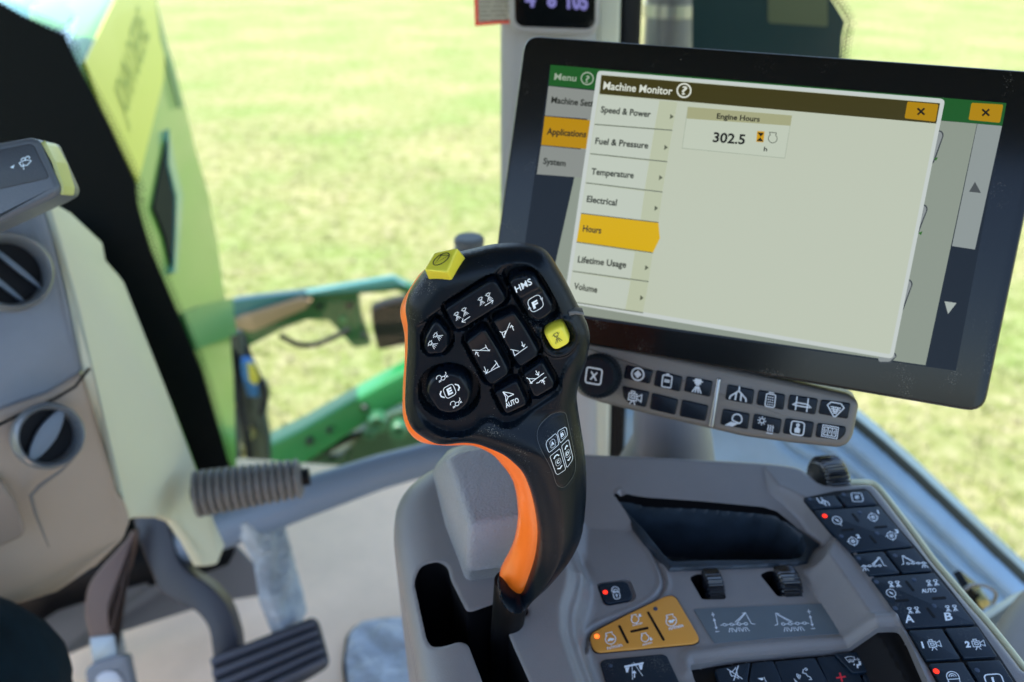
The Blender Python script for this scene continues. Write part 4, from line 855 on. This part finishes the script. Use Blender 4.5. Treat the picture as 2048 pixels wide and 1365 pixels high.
# steering column with its cowls
colm = thing('steering_column', 'large taupe steering column cowl with two round air vents', 'steering column', tp(150, 1180, 1.0))
solid('dash_face', [[(-80,372,.80),(40,392,.80),(84,396,.81),(108,480,.825),(140,612,.84),(166,744,.86),(95,788,.84),(-80,850,.80)]], DASH, colm, bev=.008)
solid('chamfer_strip', [[(84,396,.81),(99,399,.815),(126,490,.83),(160,612,.845),(190,752,.865),(238,960,.95),(252,1004,.96),(236,985,.945),(200,850,.90),(166,744,.86),(140,612,.84),(108,480,.825)]], mat('lime_grey_edge', (.36,.40,.33), .4), colm, bev=.003)
solid('side_cowl', [[(99,399,.815),(140,424,.90),(205,484,1.0),(212,520,1.0),(235,548,1.03),(246,566,1.03),(330,770,1.09),(398,948,1.14),(404,1000,1.15),(430,1045,1.16),(452,1090,1.17),(436,1130,1.17),(404,1132,1.16),(380,1085,1.13),(350,1042,1.10),(325,1034,1.07),(272,1034,1.0),(262,1040,.99),(252,1004,.96),(238,960,.95),(190,752,.865),(160,612,.845),(126,490,.83)]], PALE, colm, bev=.01)
lowr = solid('lower_cowl', [[(-80,852,.80),(95,790,.84),(166,746,.86),(200,852,.90),(236,987,.945),(252,1006,.96),(262,1042,.98),(250,1080,.975),(196,1135,.95),(110,1180,.92),(20,1217,.90),(-80,1245,.88)]], COWL, colm, bev=.012)
LP = plane3((95,790,.832), (236,987,.935), (-60,1100,.84))
tube('panel_seam', [at(-40,868,.79)]+[at(u, v, d_) for u, v, d_ in ((60,820,.822),(110,798,.834),(150,774,.846),(178,738,.862))], .0014, BLACKD, colm)
tube('panel_seam', [at(150,915,.868), at(120,944,.862), at(80,972,.851), at(62,992,.847), at(72,1030,.856), at(98,1095,.878)], [.0008,.0015,.002,.002,.0015,.0006], mat('seam_grey_plastic', (.16,.145,.13), .6), colm)  # cowl groove drawn as a thin grey-brown tube
solid('side_pocket', [[(-80,962,.80),(4,965,.818),(30,1010,.828),(52,1062,.85),(44,1078,.85),(0,1096,.845),(-80,1120,.83)]], mat('pocket_plastic', (.25,.20,.165), .5), colm, thick=.01, bev=.006)
def vent(c, dep, r, tilt, blade_rot, nm):
    o_ = at(*c, dep); n_ = CO-o_; n_ = n_/np.linalg.norm(n_)+RT*tilt[0]+UP*tilt[1]; n_ /= np.linalg.norm(n_); P = Plane(o_, n_, RT)
    ring = lathe('vent_ring', P.w(0,0,-.012), P.w(0,0,.012), [(0,r*.98),(.5,r*1.04),(.85,r*1.0),(1,r*.93),(.9,r*.86),(.4,r*.80),(.05,r*.78),(.05,0)], [mat('vent_ring_grey', (.12,.135,.15), .3)], colm, n=56, label=nm)
    disc = [np.array([r*.80*math.cos(t), r*.80*math.sin(t)]) for t in np.linspace(0, 2*math.pi, 40, endpoint=False)]
    prism('vent_throat', P, disc, -.012, -.008, BLACKD, ring, local=True)
    ca, sa = math.cos(R(blade_rot)), math.sin(R(blade_rot))
    for k in blade_offs[nm]:
        h = math.sqrt(max(.01, .78**2-k*k))*r; m_ = r*blade_w[nm]
        q = [np.array([ca*a-sa*b, sa*a+ca*b]) for a, b in crm([(-h,k*r-m_*.5),(0,k*r-m_*1.15),(h,k*r-m_*.5),(h,k*r+m_*.5),(0,k*r+m_*1.15),(-h,k*r+m_*.5)], 4)]
        prism('vent_blade', P, q, -.004, .002, mat('vent_blade_satin', (.15,.19,.24), .3), ring, local=True, bev=.001)
nmA, nmB = 'round dash vent with a slanting blade', 'round lower vent with its oval flap turned'
blade_offs = {nmA: (-.34, .22), nmB: (.05,)}; blade_w = {nmA: .055, nmB: .25}
vent((18,545), .780, .0350, (.25,.2), -36, nmA); vent((96,872), .822, .0305, (.35,0), 62, nmB)
# black sheet painted for the shade inside the pedal opening
solid('pedal_opening_shade', [[(150,1000,1.50),(420,1000,1.50),(470,1100,1.55),(440,1165,1.56),(300,1190,1.52),(120,1230,1.46),(0,1280,1.4),(-60,1200,1.38),(60,1120,1.4)]], BLACKD, colm, bev=0)
# lower braces behind the pedals, resting on the floor
solid('floor_plate', [[(60,1240,1.44),(330,1130,1.53),(400,1105,1.55),(470,1085,1.56),(545,1165,1.56),(530,1190,1.55),(430,1205,1.54),(240,1265,1.48),(100,1325,1.40)]], mat('floor_plate_brown', (.15,.13,.12), .5), colm, bev=.008)
# ribbed foot bar
ribp = [(0,0)]
for i in range(14):
    a = i/14; ribp += [(a+.004, .80), (a+.012, 1.0), (a+.048, 1.0), (a+.058, .80)]
ribp += [(1, .8), (1, 0)]
A_, B_ = at(390,989,1.08), at(604,956,1.10)
fb = thing('ribbed_foot_bar', 'grey ribbed rubber cylinder on a rod sticking out of the column', 'foot bar', tuple(A_))
lathe('rubber_sleeve', A_, B_, [(t, r_*(.0290-.0045*t)) for t, r_ in ribp], mat('grey_ribbed_rubber', (.16,.155,.15), .55), fb, n=40)
lathe('rod', at(384,990,1.0796), at(619,953,1.102), [(0,0),(0,.011),(1,.011),(1,0)], BLACKD, fb, n=20)
# pedals
PB = facing(330, 1200, 1.30, (0, .55))
pb = thing('brake_pedal', 'wide ribbed black brake pedal on a curved dark arm', 'pedal', tuple(PB.w(*PB.loc(520,1360))))
prism('arm', PB, [(266,1036),(276,1080.6),(303,1145),(317,1183),(354,1206.6),(395,1223.7),(419,1258),(429,1340),(477,1340),(477,1281.6),(456.5,1213.5),(422.5,1172.6),(375,1145),(354,1121.5),(344,1080.6),(327,1020),(268,1020)], -.03, 0, mat('pedal_arm_blue_black', (.024,.026,.038), .4, mott=.2, mscale=8), pb, r=.02, bev=.003)
PA = plane3((419,1312,1.27), (634,1237,1.30), (560,1400,1.22))
pad = prism('pad', PA, [(419,1314),(623.5,1233),(635,1238),(655,1313),(650,1327),(500,1420),(440,1440)], -.02, -.004, mat('pedal_rubber', (.022,.024,.032), .45), pb, r=.006, bev=.004)
for i in range(5):
    t0, t1 = i/5+.035, i/5+.13; L0, L1, R0, R1 = (421,1316), (438,1440), (628,1240), (655,1330)
    prism('tread_rib', PA, [lerp(L0,L1,t0), lerp(R0,R1,t0), lerp(R0,R1,t1), lerp(L0,L1,t1)], -.005, .0045, mat('pedal_rubber_rib', (.07,.075,.10), .38), pad, r=.002, bev=.002, tr=0)
pc = thing('clutch_pedal', 'smaller pedal with a bare metal pad on a brown arm', 'pedal', tuple(PB.w(*PB.loc(215,1390))))
PC = PB.off(.03)
prism('arm', PC, [(262,1060),(254,1077),(204,1132),(174,1172.6),(167,1224),(180.6,1281.6),(186,1330),(240,1330),(235,1312),(221.5,1258),(218,1207),(238.5,1172.6),(257,1145),(268,1104),(275,1060)], -.008, 0, mat('pedal_arm_brown', (.085,.045,.032), .45), pc, r=.015, bev=.003)
prism('shank_collar', PC, [(178,1276),(228,1270),(236,1316),(184,1330)], -.024, .003, mat('collar_grey', (.25,.28,.3), .35, metal=.5), pc, r=.003, bev=.002)
pd2 = prism('pad', PC, [(168,1344),(176,1334),(243,1311),(255,1315),(272,1400),(180,1440)], .002, .016, mat('pad_grey', (.13,.14,.16), .4), pc, r=.006, bev=.004)
prism('pad_disc', PC, [(188,1358),(205,1344),(232,1340),(247,1360),(246,1392),(200,1400)], .014, .019, mat('pad_disc_metal', (.30,.29,.30), .3, metal=.6), pd2, r=.02, bev=.002)
# crumpled liner beside the column
LPn = plane3((515,1045,1.33), (612,1225,1.36), (560,1250,1.30))
sculpt('liner_sheet', LPn, [(486,1042),(520,1034),(566,1036),(580,1090),(614,1222),(604,1246),(566,1264),(540,1200),(528,1120)], .005, lambda X, dd: .008*prof(dd, .02)+.004*np.sin(X[:, 0]*150+X[:, 1]*30+2*np.sin(X[:,1]*40))*ss(0,.02,dd), mat('silver_liner', (.34,.37,.40), .5, grain=1, gscale=30, mott=.35, mscale=14), None, skirt=-.02, tag=('crumpled silvery liner sheet between the column and the tan floor', 'liner'))
# wiper stalk
SP = facing(20, 340, .60, (.15, .35))
stk = thing('wiper_stalk', 'grey column stalk with white wiper and washer symbol', 'control stalk', tuple(SP.w(*SP.loc(20, 350))))
def q3(P, z): return SP.W(np.array(rnd(SP.L(P, z), .0035, 4)), z)
out_ = [(-80,300),(58,275),(76,280),(119,374),(117,388),(98,400),(-80,482)]
so2 = prism('stalk_body', SP, out_, -.034, .006, mat('stalk_grey', (.075,.092,.12), .36, grain=.3), stk, r=.004, bev=.004)
prism('face_panel', SP, [(-80,316),(58,288),(68,292),(97,352),(94,358),(-80,396)], .005, .0066, mat('stalk_face', (.018,.024,.034), .36, grain=.3), stk, r=.002, bev=.0005)
prism('end_reflection', SP, [(84,281),(91,289),(110,324),(125,372),(124,387),(120,391),(121,374),(107,330),(90,295)], -.022, .002, mat('stalk_reflection_lime', (.42,.46,.16), .3), stk, r=.001, bev=.002)  # lime sliver paints a reflection on the stalk end
marks('wiper_symbol', SP, [(circ(0,-1.0,1.9,8,125,55)+circ(0,-1.0,.9,5,58,122),True),Lr((.1,-1.0),(-.35,.35)),(circ(-.5,1.15,.35,9,-30,210),False),(circ(.25,1.25,.38,9,-30,210),False),F_([(-2.6,.0),(-1.9,.4),(-1.95,-.35)])], 1.7, mat('symbol_blue_white', (.6,.75,.9), .5), so2, .0068, T=((49,330),(11,-2),(2.5,-10)))
# corner post with display and sticker
PO = facing(1100, 300, .98)
post = thing('cab_pillar', 'pale grey front right cab corner post behind the monitor', 'pillar', tuple(PO.w(*PO.loc(1100, 990))))
prism('pillar_cover', PO, [(1001,-160),(1196,-160),(1196,1000),(1001,1000)], -.06, 0, mat('pillar_grey', (.30,.295,.30), .5, grain=.3), post, r=.02, bev=.018)
prism('pale_edge', PO, [(1190,-160),(1246,-160),(1216,1000),(1170,1000)], -.07, -.015, CREAM, post, r=.004, bev=.004)
prism('door_seal', PO, [(1240,-160),(1292,-160),(1246,1000),(1210,1000)], -.09, -.03, BLACKD, post, r=.006, bev=.006)
PD = facing(1110, 20, .86, (.04, -.05))
pdp = thing('post_display', 'small black corner post display with lavender digits', 'display', tuple(PD.w(*PD.loc(1110, 60))))
prism('housing', PD, [(1016,-120),(1203,-120),(1200,56),(1186,74),(1036,68),(1020,54)], -.05, 0, mat('display_housing', (.30,.29,.30), .4), pdp, r=.01, bev=.006)
sc2 = prism('screen', PD, [(1027,-110),(1193,-110),(1190,48),(1178,59),(1042,54),(1030,44)], -.001, .001, GLOSSB, pdp, r=.008, bev=.0005)
texts('digits', PD, [('4', (1050,12), (1071,13), (0,-30)), ('8', (1094,13), (1113,14), (0,-30)), ('105', (1134,16), (1176,19), (0,-32))], .0013, emis('lavender_digit', (.40,.38,.95), .13), sc2, bold=.05)
SPn = facing(985, 20, .895, (0, 0))
stc = prism('warning_sticker', SPn, [(946,-60),(1040,-60),(1040,45),(950,53)], 0, .002, mat('sticker_red', (.80,.06,.03), .5), None, smooth=False, tag=('red bordered warning sticker with rows of small print left of the display', 'sticker'))
prism('sticker_face', SPn, [(954,-60),(1040,-60),(1040,39),(957,45)], .002, .0026, mat('sticker_cream', (.50,.46,.36), .5), stc, smooth=False)
texts('small_print', SPn, [('WARNING avoid injury', (956,y_), (1036,y_-1.5), (0,-6)) if 0 else (s_, (956,y_), (1036,y_-1.5), (0,-6.5)) for y_, s_ in zip(range(-2,46,9), ('mmwn nmmu wmn','nwmm unmmn wm','mwnu mmn wnmm','nmm wmnun mmw','wmnm numm wnm','mnw mmun nwmm'))], .0032, mat('sticker_print', (.08,.08,.07), .5), stc, bold=.02)
# right window, its dark printed corner, exhaust stack
RW = facing(1700, 300, 1.18, (-.25, 0))
rw = thing('side_window', 'right side window with dark printed corner and dotted edge', 'window', tuple(RW.w(*RW.loc(1700, 900))))
prism('glass', RW, [(1296,-200),(2300,-200),(2300,1500),(1296,1500)], -.004, 0, GLASS, rw, smooth=False)
prism('printed_corner', RW, [(1384,-200),(1600,-200),(1650,-20),(1672,14),(1690,44),(1684,72),(1676,200),(1384,200)], .0015, .003, mat('teal_black_tint', (.014,.035,.037), .2), rw, smooth=False)
prism('olive_reflection_panel', RW, [(1536,-200),(1600,-200),(1655,-20),(1656,54),(1536,46)], .0035, .0045, mat('olive_reflection', (.055,.075,.03), .4), rw, r=.004, smooth=False)  # olive patch painted as a reflection in the dark glass
E2 = np.array(crm(RW.L([(1620,-60),(1655,-15),(1677,14),(1694,44),(1688,72),(1680,140)]), 8, False)); c2 = np.r_[0, np.cumsum(np.hypot(*np.diff(E2, axis=0).T))]
V_, F__ = dots(RW, E2, c2, 3, .0052, .0021, 1, .0018); mk('dotted_edge', V_, F__, FRIT, rw, smooth=False)
EX_ = tp(1335, 100, 1.5)
ex = thing('exhaust_stack', 'violet grey exhaust pipe beyond the corner post', 'exhaust pipe', (EX_[0], EX_[1], 1.5))
b_ = np.array(EX_)
lathe('pipe', b_-np.array([0,0,1.0]), b_+np.array([0,0,.5]), [(0,0),(0,.042),(1,.042),(1,0)], mat('pipe_violet_grey', (.16,.15,.17), .4, metal=.3), ex, n=36)
lathe('clamp', b_+np.array([0,0,.055]), b_+np.array([0,0,.075]), [(0,0),(0,.046),(1,.046),(1,0)], mat('clamp_metal', (.4,.38,.38), .3, metal=.8), ex, n=36)
# ribbed hose end standing behind the joystick
h0 = at(938,474,.95)
lathe('ribbed_hose', h0, h0-np.array([0,0,.12]), [(0,0)]+[(t, r_) for i in range(12) for t, r_ in ((i/12,.0145),(i/12+.02,.0165),(i/12+.06,.0165),(i/12+.075,.0145))]+[(1,0)], mat('hose_grey', (.08,.09,.10), .5), None, n=32, tag=('grey ribbed hose end showing just behind the joystick head', 'hose'))
# right fender with moulded ridges, outside the window
FN = plane3((1480,880,1.42), (2048,1185,1.30), (1600,1000,1.40))
fnd = thing('fender', 'blue grey ridged fender in shade below the right window', 'fender', tuple(FN.w(*FN.loc(1700, 1000), -.05)))
FEN = [(1120,790),(1480,800),(1650,816),(1700,842),(1760,892),(1830,955),(1900,1022),(1980,1098),(2070,1182),(2200,1290),(2200,1500),(1500,1500),(1120,1100)]
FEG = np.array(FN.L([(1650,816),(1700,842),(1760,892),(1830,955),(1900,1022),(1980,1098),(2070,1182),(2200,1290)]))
def fen_h(X, dd): e, _ = near(X, FEG, False, .5); return .03*prof(dd, .03)-.014*np.exp(-((e-.034)/.006)**2)-.012*np.exp(-((e-.058)/.005)**2)-.010*np.exp(-((e-.080)/.005)**2)+.02*ss(.12,.5,e)
sculpt('fender_panel', FN, FEN, .005, fen_h, mat('fender_blue_grey', (.27,.40,.52), .35, mott=.12, mscale=9), fnd, skirt=-.12)
tube('edge_shade', [FN.w(*p, -.002) for p in FEG], .010, mat('shade_olive_black', (.02,.025,.012), .6), fnd, n=12)  # dark tube painting the shade where the strip meets the grass
# console side trim, seat shell and beaded chain at the lower right
TR = plane3((1960,1225,.95), (2048,1180,1.0), (2000,1260,.93))
prism('armrest_rail', TR, [(1900,1262),(1962,1222),(2034,1178),(2120,1150),(2120,1300),(2000,1280),(1920,1300)], -.05, 0, CREAM, None, r=.01, bev=.01, tag=('pale cream rail running behind the keypad strip', 'rail'))
SSn = plane3((1990,1250,.80), (2048,1162,.86), (2048,1365,.74))
prism('seat_shell', SSn, [(1974,1300),(1990,1249),(2012,1208),(2046,1164),(2140,1100),(2240,1500),(2050,1500)], -.06, 0, mat('seat_taupe', (.19,.165,.145), .55, grain=.4), None, r=.03, bev=.02, tag=('taupe plastic seat shell edge at the lower right', 'seat shell'))
CPp = facing(1952, 1195, .93)
bc = thing('socket_cap', 'black and yellow socket cap on a beaded chain', 'socket cap', tuple(CPp.w(*CPp.loc(1952, 1215))))
prism('cap', CPp, [(1930,1186),(1944,1178),(1966,1196),(1984,1208),(1968,1226),(1948,1220)], -.03, 0, BLACKP, bc, r=.003, bev=.004)
prism('cap_end', CPp, [(1957,1206),(1976,1199),(1984,1210),(1966,1222)], -.01, .006, mat('cap_yellow', (.55,.52,.22), .4), bc, r=.003, bev=.002)
chn = crm([(1931,1179),(1940,1172),(1953,1169.5),(1966,1171),(1978,1175),(1988,1182),(1992,1190),(1990,1198),(1986,1206)], 3, False)
V_, F__ = [], []
bmh = bmesh.new()
for u_, v_ in chn: bmesh.ops.create_icosphere(bmh, subdivisions=2, radius=.0021, matrix=Matrix.Translation(Vector(at(u_, v_, .925))))
V_ = [v.co[:] for v in bmh.verts]; F__ = [[v.index for v in f.verts] for f in bmh.faces]; bmh.free()
mk('beaded_chain', V_, F__, mat('chain_steel', (.30,.32,.33), .25, metal=.9), bc)
# unseen cab shell, added to shade the interior: roof, rear wall, left post
rf = prism('shading_cab_roof', Plane((0,0,CAMZ+.36), nf), [(-1.5,-.30),(.78,-.30),(.82,.9),(.6,1.45),(-.2,1.8),(-1.5,1.8)], 0, .22, mat('roof_liner', (.16,.16,.16), .7), None, r=.1, bev=.04, local=True, tag=('flat pale cab roof over the operator station', 'roof'))  # outline stretched to stop sun patches, cut at the rear for sky fill
boxw('rear_wall', (-.1,-.98,FLOOR+.45), (1.7,.06,.9), COWL, None, tag=('low taupe wall behind the operator seat', 'wall'))
boxw('left_door_sill', (-1.3,.2,FLOOR+.05), (.1,2.0,.30), CABG, None, bev=.03, tag=('grey sill under the left cab door', 'door sill'))
boxw('bounce_blocking_seat', (-.42,-.52,FLOOR+.72), (.5,.14,.75), mat('seat_cloth_dark', (.03,.03,.03), .9), None, bev=.05, tag=('dark cloth backrest of the operator seat behind the armrest', 'seat'))  # unseen backrest added to block light bounced from behind
# ---- the operator's trousered knee
tr_ = mat('navy_trousers', (.003,.010,.017), .95, spec=.1, grain=1., gscale=700, mott=.35, mscale=22)
def leg(nm, P, rads):
    n_ = 26; rings = []; P = [np.array(p) for p in P]
    Q = crm(P, 6, False); rr = np.interp(np.linspace(0, 1, len(Q)), np.linspace(0, 1, len(P)), rads); pu = np.array([1., 0, 0])
    for i, p in enumerate(Q):
        t = Q[min(i+1, len(Q)-1)]-Q[max(i-1, 0)]; t /= np.linalg.norm(t); u = pu-t*(pu@t); u /= np.linalg.norm(u); pu = u; v = np.cross(t, u)
        rings.append(np.array([p+(u*math.cos(a)+v*math.sin(a))*(rr[i]*(1+.035*math.sin(3*a+i*.7)+.02*math.sin(7*a-i*1.3))) for a in np.linspace(0, 2*math.pi, n_, endpoint=False)]))
    return rings
knee = at(-95, 1385, .74)
loft('person', leg('', [(-.52,-.42,FLOOR+.50), (-.45,-.18,FLOOR+.54), tuple(knee*.6+np.array([-.43,.0,FLOOR+.56])*.4), tuple(knee), tuple(knee+np.array([-.02,.055,-.10])), tuple(knee+np.array([-.02,.06,-.30])), (knee[0]-.03, knee[1]+.10, FLOOR+.06)], [.10,.098,.088,.076,.070,.060,.050]), tr_, None, tag=('seated operator in dark navy trousers, only one knee in view', 'person'))
# ================================================================== outside
gm = bpy.data.materials.new('grass_field'); gm.use_nodes = True; n = gm.node_tree; b = n.nodes['Principled BSDF']; b.inputs['Roughness'].default_value = .9; b.inputs['Specular IOR Level'].default_value = .1
tc = n.nodes.new('ShaderNodeTexCoord')
def nz(sc, det, ro=.55):
    t = n.nodes.new('ShaderNodeTexNoise'); t.inputs['Scale'].default_value = sc; t.inputs['Detail'].default_value = det; t.inputs['Roughness'].default_value = ro; n.links.new(tc.outputs['Object'], t.inputs['Vector']); return t
def ramp(src, stops):
    r_ = n.nodes.new('ShaderNodeValToRGB'); e = r_.color_ramp.elements
    while len(e) < len(stops): e.new(.5)
    for q, (p, cc) in zip(e, stops): q.position = p; q.color = (*cc, 1)
    n.links.new(src.outputs['Fac'], r_.inputs[0]); return r_
r1 = ramp(nz(9, 6, .72), [(.30,(.105,.13,.03)), (.44,(.185,.195,.065)), (.56,(.26,.245,.115)), (.72,(.35,.305,.185))])
r2_ = ramp(nz(.7, 5, .6), [(.35,(.80,.98,.75)), (.5,(1,1,1)), (.65,(1.22,1.12,1.25))])
mx = n.nodes.new('ShaderNodeMix'); mx.data_type = 'RGBA'; mx.blend_type = 'MULTIPLY'; mx.inputs[0].default_value = 1
n.links.new(r1.outputs[0], mx.inputs[6]); n.links.new(r2_.outputs[0], mx.inputs[7]); n.links.new(mx.outputs[2], b.inputs['Base Color'])
bp = n.nodes.new('ShaderNodeBump'); bp.inputs['Strength'].default_value = .8; bp.inputs['Distance'].default_value = .03; n.links.new(nz(30, 5, .7).outputs['Fac'], bp.inputs['Height']); n.links.new(bp.outputs[0], b.inputs['Normal'])
go = mk('ground', [(-300,-300,0),(300,-300,0),(300,300,0),(-300,300,0)], [(0,1,2,3)], gm, None, smooth=False); go['kind'] = 'structure'
# grass tufts in the part of the field in view: one sheet of many blades
def tufts(N, nm, cols):
    V, Fc, mi = [], [], []
    for _ in range(N):
        y = 2.6+8.5*rng.rand()**1.3; x = (-.75+1.5*rng.rand())*y*1.0
        a = rng.rand()*6.28; h = .015+.03*rng.rand(); k = rng.randint(len(cols))
        for j in range(5):
            aa = a+j*1.3; bx, by = x+.03*rng.randn(), y+.03*rng.randn(); dx, dy = math.cos(aa), math.sin(aa); w_ = .006
            b0 = len(V); V += [(bx-dy*w_,by+dx*w_,0),(bx+dy*w_,by-dx*w_,0),(bx+dx*h*.6,by+dy*h*.6,h)]; Fc.append((b0,b0+1,b0+2)); mi.append(k)
    o_ = mk(nm, V, Fc, [mat('blade_%d' % i, c_, .8) for i, c_ in enumerate(cols)], None, smooth=False, mi=mi); o_['kind'] = 'stuff'; return o_
go2 = tufts(7000, 'grass', [(.17,.175,.055),(.24,.23,.095),(.32,.28,.155)])
# ---- hood
HG = mat('hood_green', (.12,.34,.07), .28, coat=.4); HGL = mat('hood_lime_green', (.12,.30,.045), .3, coat=.2)
HY = mat('hood_yellow', (.60,.60,.05), .35, coat=.2)
Hs = plane3((450,900,1.75), (345,0,3.3), (170,130,1.62), (0,1,0))
hood = thing('tractor_hood', 'green tractor hood with yellow stripe seen through the windscreen', 'hood', tuple(Hs.w(*Hs.loc(450, 900), -.2)))
HSIL = [(304,-60),(316,10),(330,73),(352,135),(374,220),(396,311),(421,396),(440,500),(448,560),(462,640),(472,760),(476,860),(480,980),(300,980),(120,500),(150,130),(256,-60)]
def hh_(X, dd): return -.06+.06*prof(dd, .10)
prism('side_panel', Hs, HSIL, -.12, 0, HGL, hood, bev=.02)
prism('yellow_stripe', Hs, [(170,124),(258,-60),(305,-60),(318,28),(330,110),(328,160),(316,205),(299,275),(277,365),(215,252)], .002, .006, HY, hood)
prism('shoulder_line', Hs, [(306,-60),(316,16),(333,85),(352,150),(366,215),(360,215),(342,150),(322,80)], .002, .007, mat('hood_deep_green', (.05,.20,.06), .35), hood)
prism('grille', Hs, [(338,262),(346,330),(360,392),(358,450),(352,520),(346,540),(330,470),(308,415),(322,340)], .002, .007, mat('grille_mesh', (.010,.014,.008), .8, spec=.1, grain=1, gscale=120), hood)
prism('grille_edge', Hs, [(338,258),(350,325),(366,390),(362,450),(355,545),(348,545),(352,450),(353,392),(338,330)], .002, .012, mat('grille_teal', (.04,.25,.20), .3, coat=.4), hood)
prism('shadow_band', Hs, [(366,628),(400,612),(466,596),(470,640),(474,668),(392,700)], .002, .010, mat('shadow_green', (.03,.20,.05), .35), hood)  # darker green band paints the shadow along the hood bottom
text('lettering', Hs, 'JOHN DEERE', (252,243), (300,72), (-25,-68), .0075, mat('letter_green', (.34,.40,.04), .5), hood)
solid('top_edge', [[(150,136,1.62),(258,-60,3.4),(214,-60,3.42),(140,60,1.95),(110,66,1.66)]], mat('hood_edge_blue', (.16,.27,.33), .2, coat=.5), hood, thick=.03, bev=.006)
solid('top_green', [[(118,68,1.68),(214,-60,3.42),(190,-60,3.44),(60,10,1.9),(60,60,1.7)]], HG, hood, thick=.03, bev=.006)
solid('top_panel', [[(90,60,1.70),(190,-60,3.44),(-120,-60,3.5),(-240,60,1.75),(-60,90,1.68)]], mat('hood_top_sky_tint', (.10,.30,.26), .12, coat=.8), hood, thick=.04, bev=.006)  # bluish base colour paints the sky reflection into the green top
# ---- front linkage and loader frame
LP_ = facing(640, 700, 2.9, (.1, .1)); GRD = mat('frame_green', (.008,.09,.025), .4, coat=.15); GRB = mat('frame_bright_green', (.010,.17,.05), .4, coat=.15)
fr_ = thing('front_frame', 'green front implement frame of welded plates beside the hood', 'frame', tuple(LP_.w(*LP_.loc(650, 950))))
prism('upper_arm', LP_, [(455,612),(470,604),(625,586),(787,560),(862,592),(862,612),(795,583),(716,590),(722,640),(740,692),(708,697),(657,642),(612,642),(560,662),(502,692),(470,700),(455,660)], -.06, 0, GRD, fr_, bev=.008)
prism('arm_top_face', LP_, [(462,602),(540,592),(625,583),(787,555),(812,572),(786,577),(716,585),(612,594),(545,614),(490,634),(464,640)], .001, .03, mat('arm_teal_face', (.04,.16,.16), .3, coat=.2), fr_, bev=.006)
prism('tan_plate', LP_, [(376,680),(400,661),(472,638),(600,598),(622,603),(612,618),(506,664),(470,660),(400,690),(382,698)], .035, .06, mat('tan_plate', (.36,.22,.12), .5), fr_, bev=.004)
prism('black_bracket', LP_, [(742,622),(770,612),(800,605),(870,604),(870,690),(811,692),(756,702),(745,660)], -.10, -.02, mat('bracket_black', (.002,.006,.004), .6, spec=.2), fr_, bev=.01)
prism('bolt_boss', LP_, [(683,632),(692,637),(694,645),(686,650),(678,645),(677,637)], .001, .012, GRB, fr_, bev=.003)
LQ = LP_.off(.16)
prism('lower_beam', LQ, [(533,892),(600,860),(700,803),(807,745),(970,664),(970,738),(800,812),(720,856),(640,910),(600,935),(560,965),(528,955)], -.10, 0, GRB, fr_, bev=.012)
gold = [(654,895),(700,873),(720,880),(714,898),(680,918),(655,922)]
prism('dark_link_plate', LP_, [(600,930),(700,880),(760,836),(830,812),(940,790),(940,900),(701,1000),(701,897),(716,880),(702,871),(672,883),(654,898),(657,922),(680,915),(699.6,897.6),(699.6,1000.4),(560,1010),(540,985)], -.05, .0, mat('link_dark_green', (.012,.05,.02), .45), fr_, bev=.006)
for u_, v_, r_ in ((758,838,.034),(800,852,.03),(742,858,.02)):
    p_ = LQ.w(*LQ.loc(u_, v_), 0); lathe('pin_boss', p_, p_+np.array([0,-.04,0]), [(0,0),(0,r_),(.8,r_),(1,r_*.8),(1,r_*.45),(.7,r_*.4),(.7,0)], mat('pin_green', (.03,.12,.06), .35, coat=.2), fr_, n=28)
for u_, v_, r_ in ((560,622,.013),(640,612,.010),(700,610,.012),(728,668,.011),(620,880,.014),(730,812,.013),(660,858,.010)):
    p_ = (LP_ if v_ < 700 else LQ).w(*(LP_ if v_ < 700 else LQ).loc(u_, v_), 0); lathe('bolt', p_, p_+np.array([0,-.022,0]), [(0,0),(0,r_),(.7,r_),(1,r_*.7),(1,0)], mat('bolt_dark', (.03,.04,.035), .35, metal=.6), fr_, n=6, smooth=False)
# hose and link cluster between hood and frame
hz = thing('hydraulic_coupler_block', 'dark hydraulic couplers with blue and yellow caps beside the hood', 'hydraulic block', tp(500, 930, 2.4))
HZ = facing(495, 780, 2.45)
DK = mat('coupler_dark', (.035,.045,.055), .4)
prism('mounting_strap', HZ, [(457,672),(478,668),(492,720),(500,800),(520,880),(530,930),(500,932),(478,880),(462,800)], -.03, 0, DK, hz, bev=.006)
prism('chain_link', HZ, [(500,760),(528,770),(534,800),(528,840),(536,880),(538,930),(520,930),(514,880),(504,830)], -.02, .012, mat('coupler_steel', (.06,.075,.09), .35, metal=.4), hz, r=.01, bev=.005)
prism('blue_cap', HZ, [(480,722),(498,726),(514,768),(516,796),(496,796),(484,764)], 0, .03, mat('cap_blue', (.02,.15,.42), .4), hz, bev=.006)
prism('yellow_cap', HZ, [(494,730),(506,734),(516,764),(512,772),(498,764)], .03, .045, mat('cap_gold', (.62,.50,.06), .4), hz, bev=.004)
for i, (pts, rr, mm__) in enumerate([([(462,676),(474,740),(482,820),(496,880),(500,940)], .010, BLACKD), ([(486,670),(500,716),(520,758),(532,790),(520,830)], .008, BLACKD), ([(470,680),(462,760),(470,850),(474,940)], .012, DK), ([(700,660),(640,686),(600,690),(560,672)], .008, BLACKD)]):
    Q_ = crm([at(u_, v_, 2.40+.02*i) for u_, v_ in pts], 6, False); tube('hose', Q_, rr, mm__, hz, n=10)
for u_, v_ in ((470,800),(505,860),(487,900)): 
    p_ = HZ.w(*HZ.loc(u_, v_), 0); lathe('pin', p_, p_+np.array([0,-.05,0]), [(0,0),(0,.014),(1,.012),(1,0)], mat('pin_brass', (.5,.42,.15), .35, metal=.5), hz, n=16)
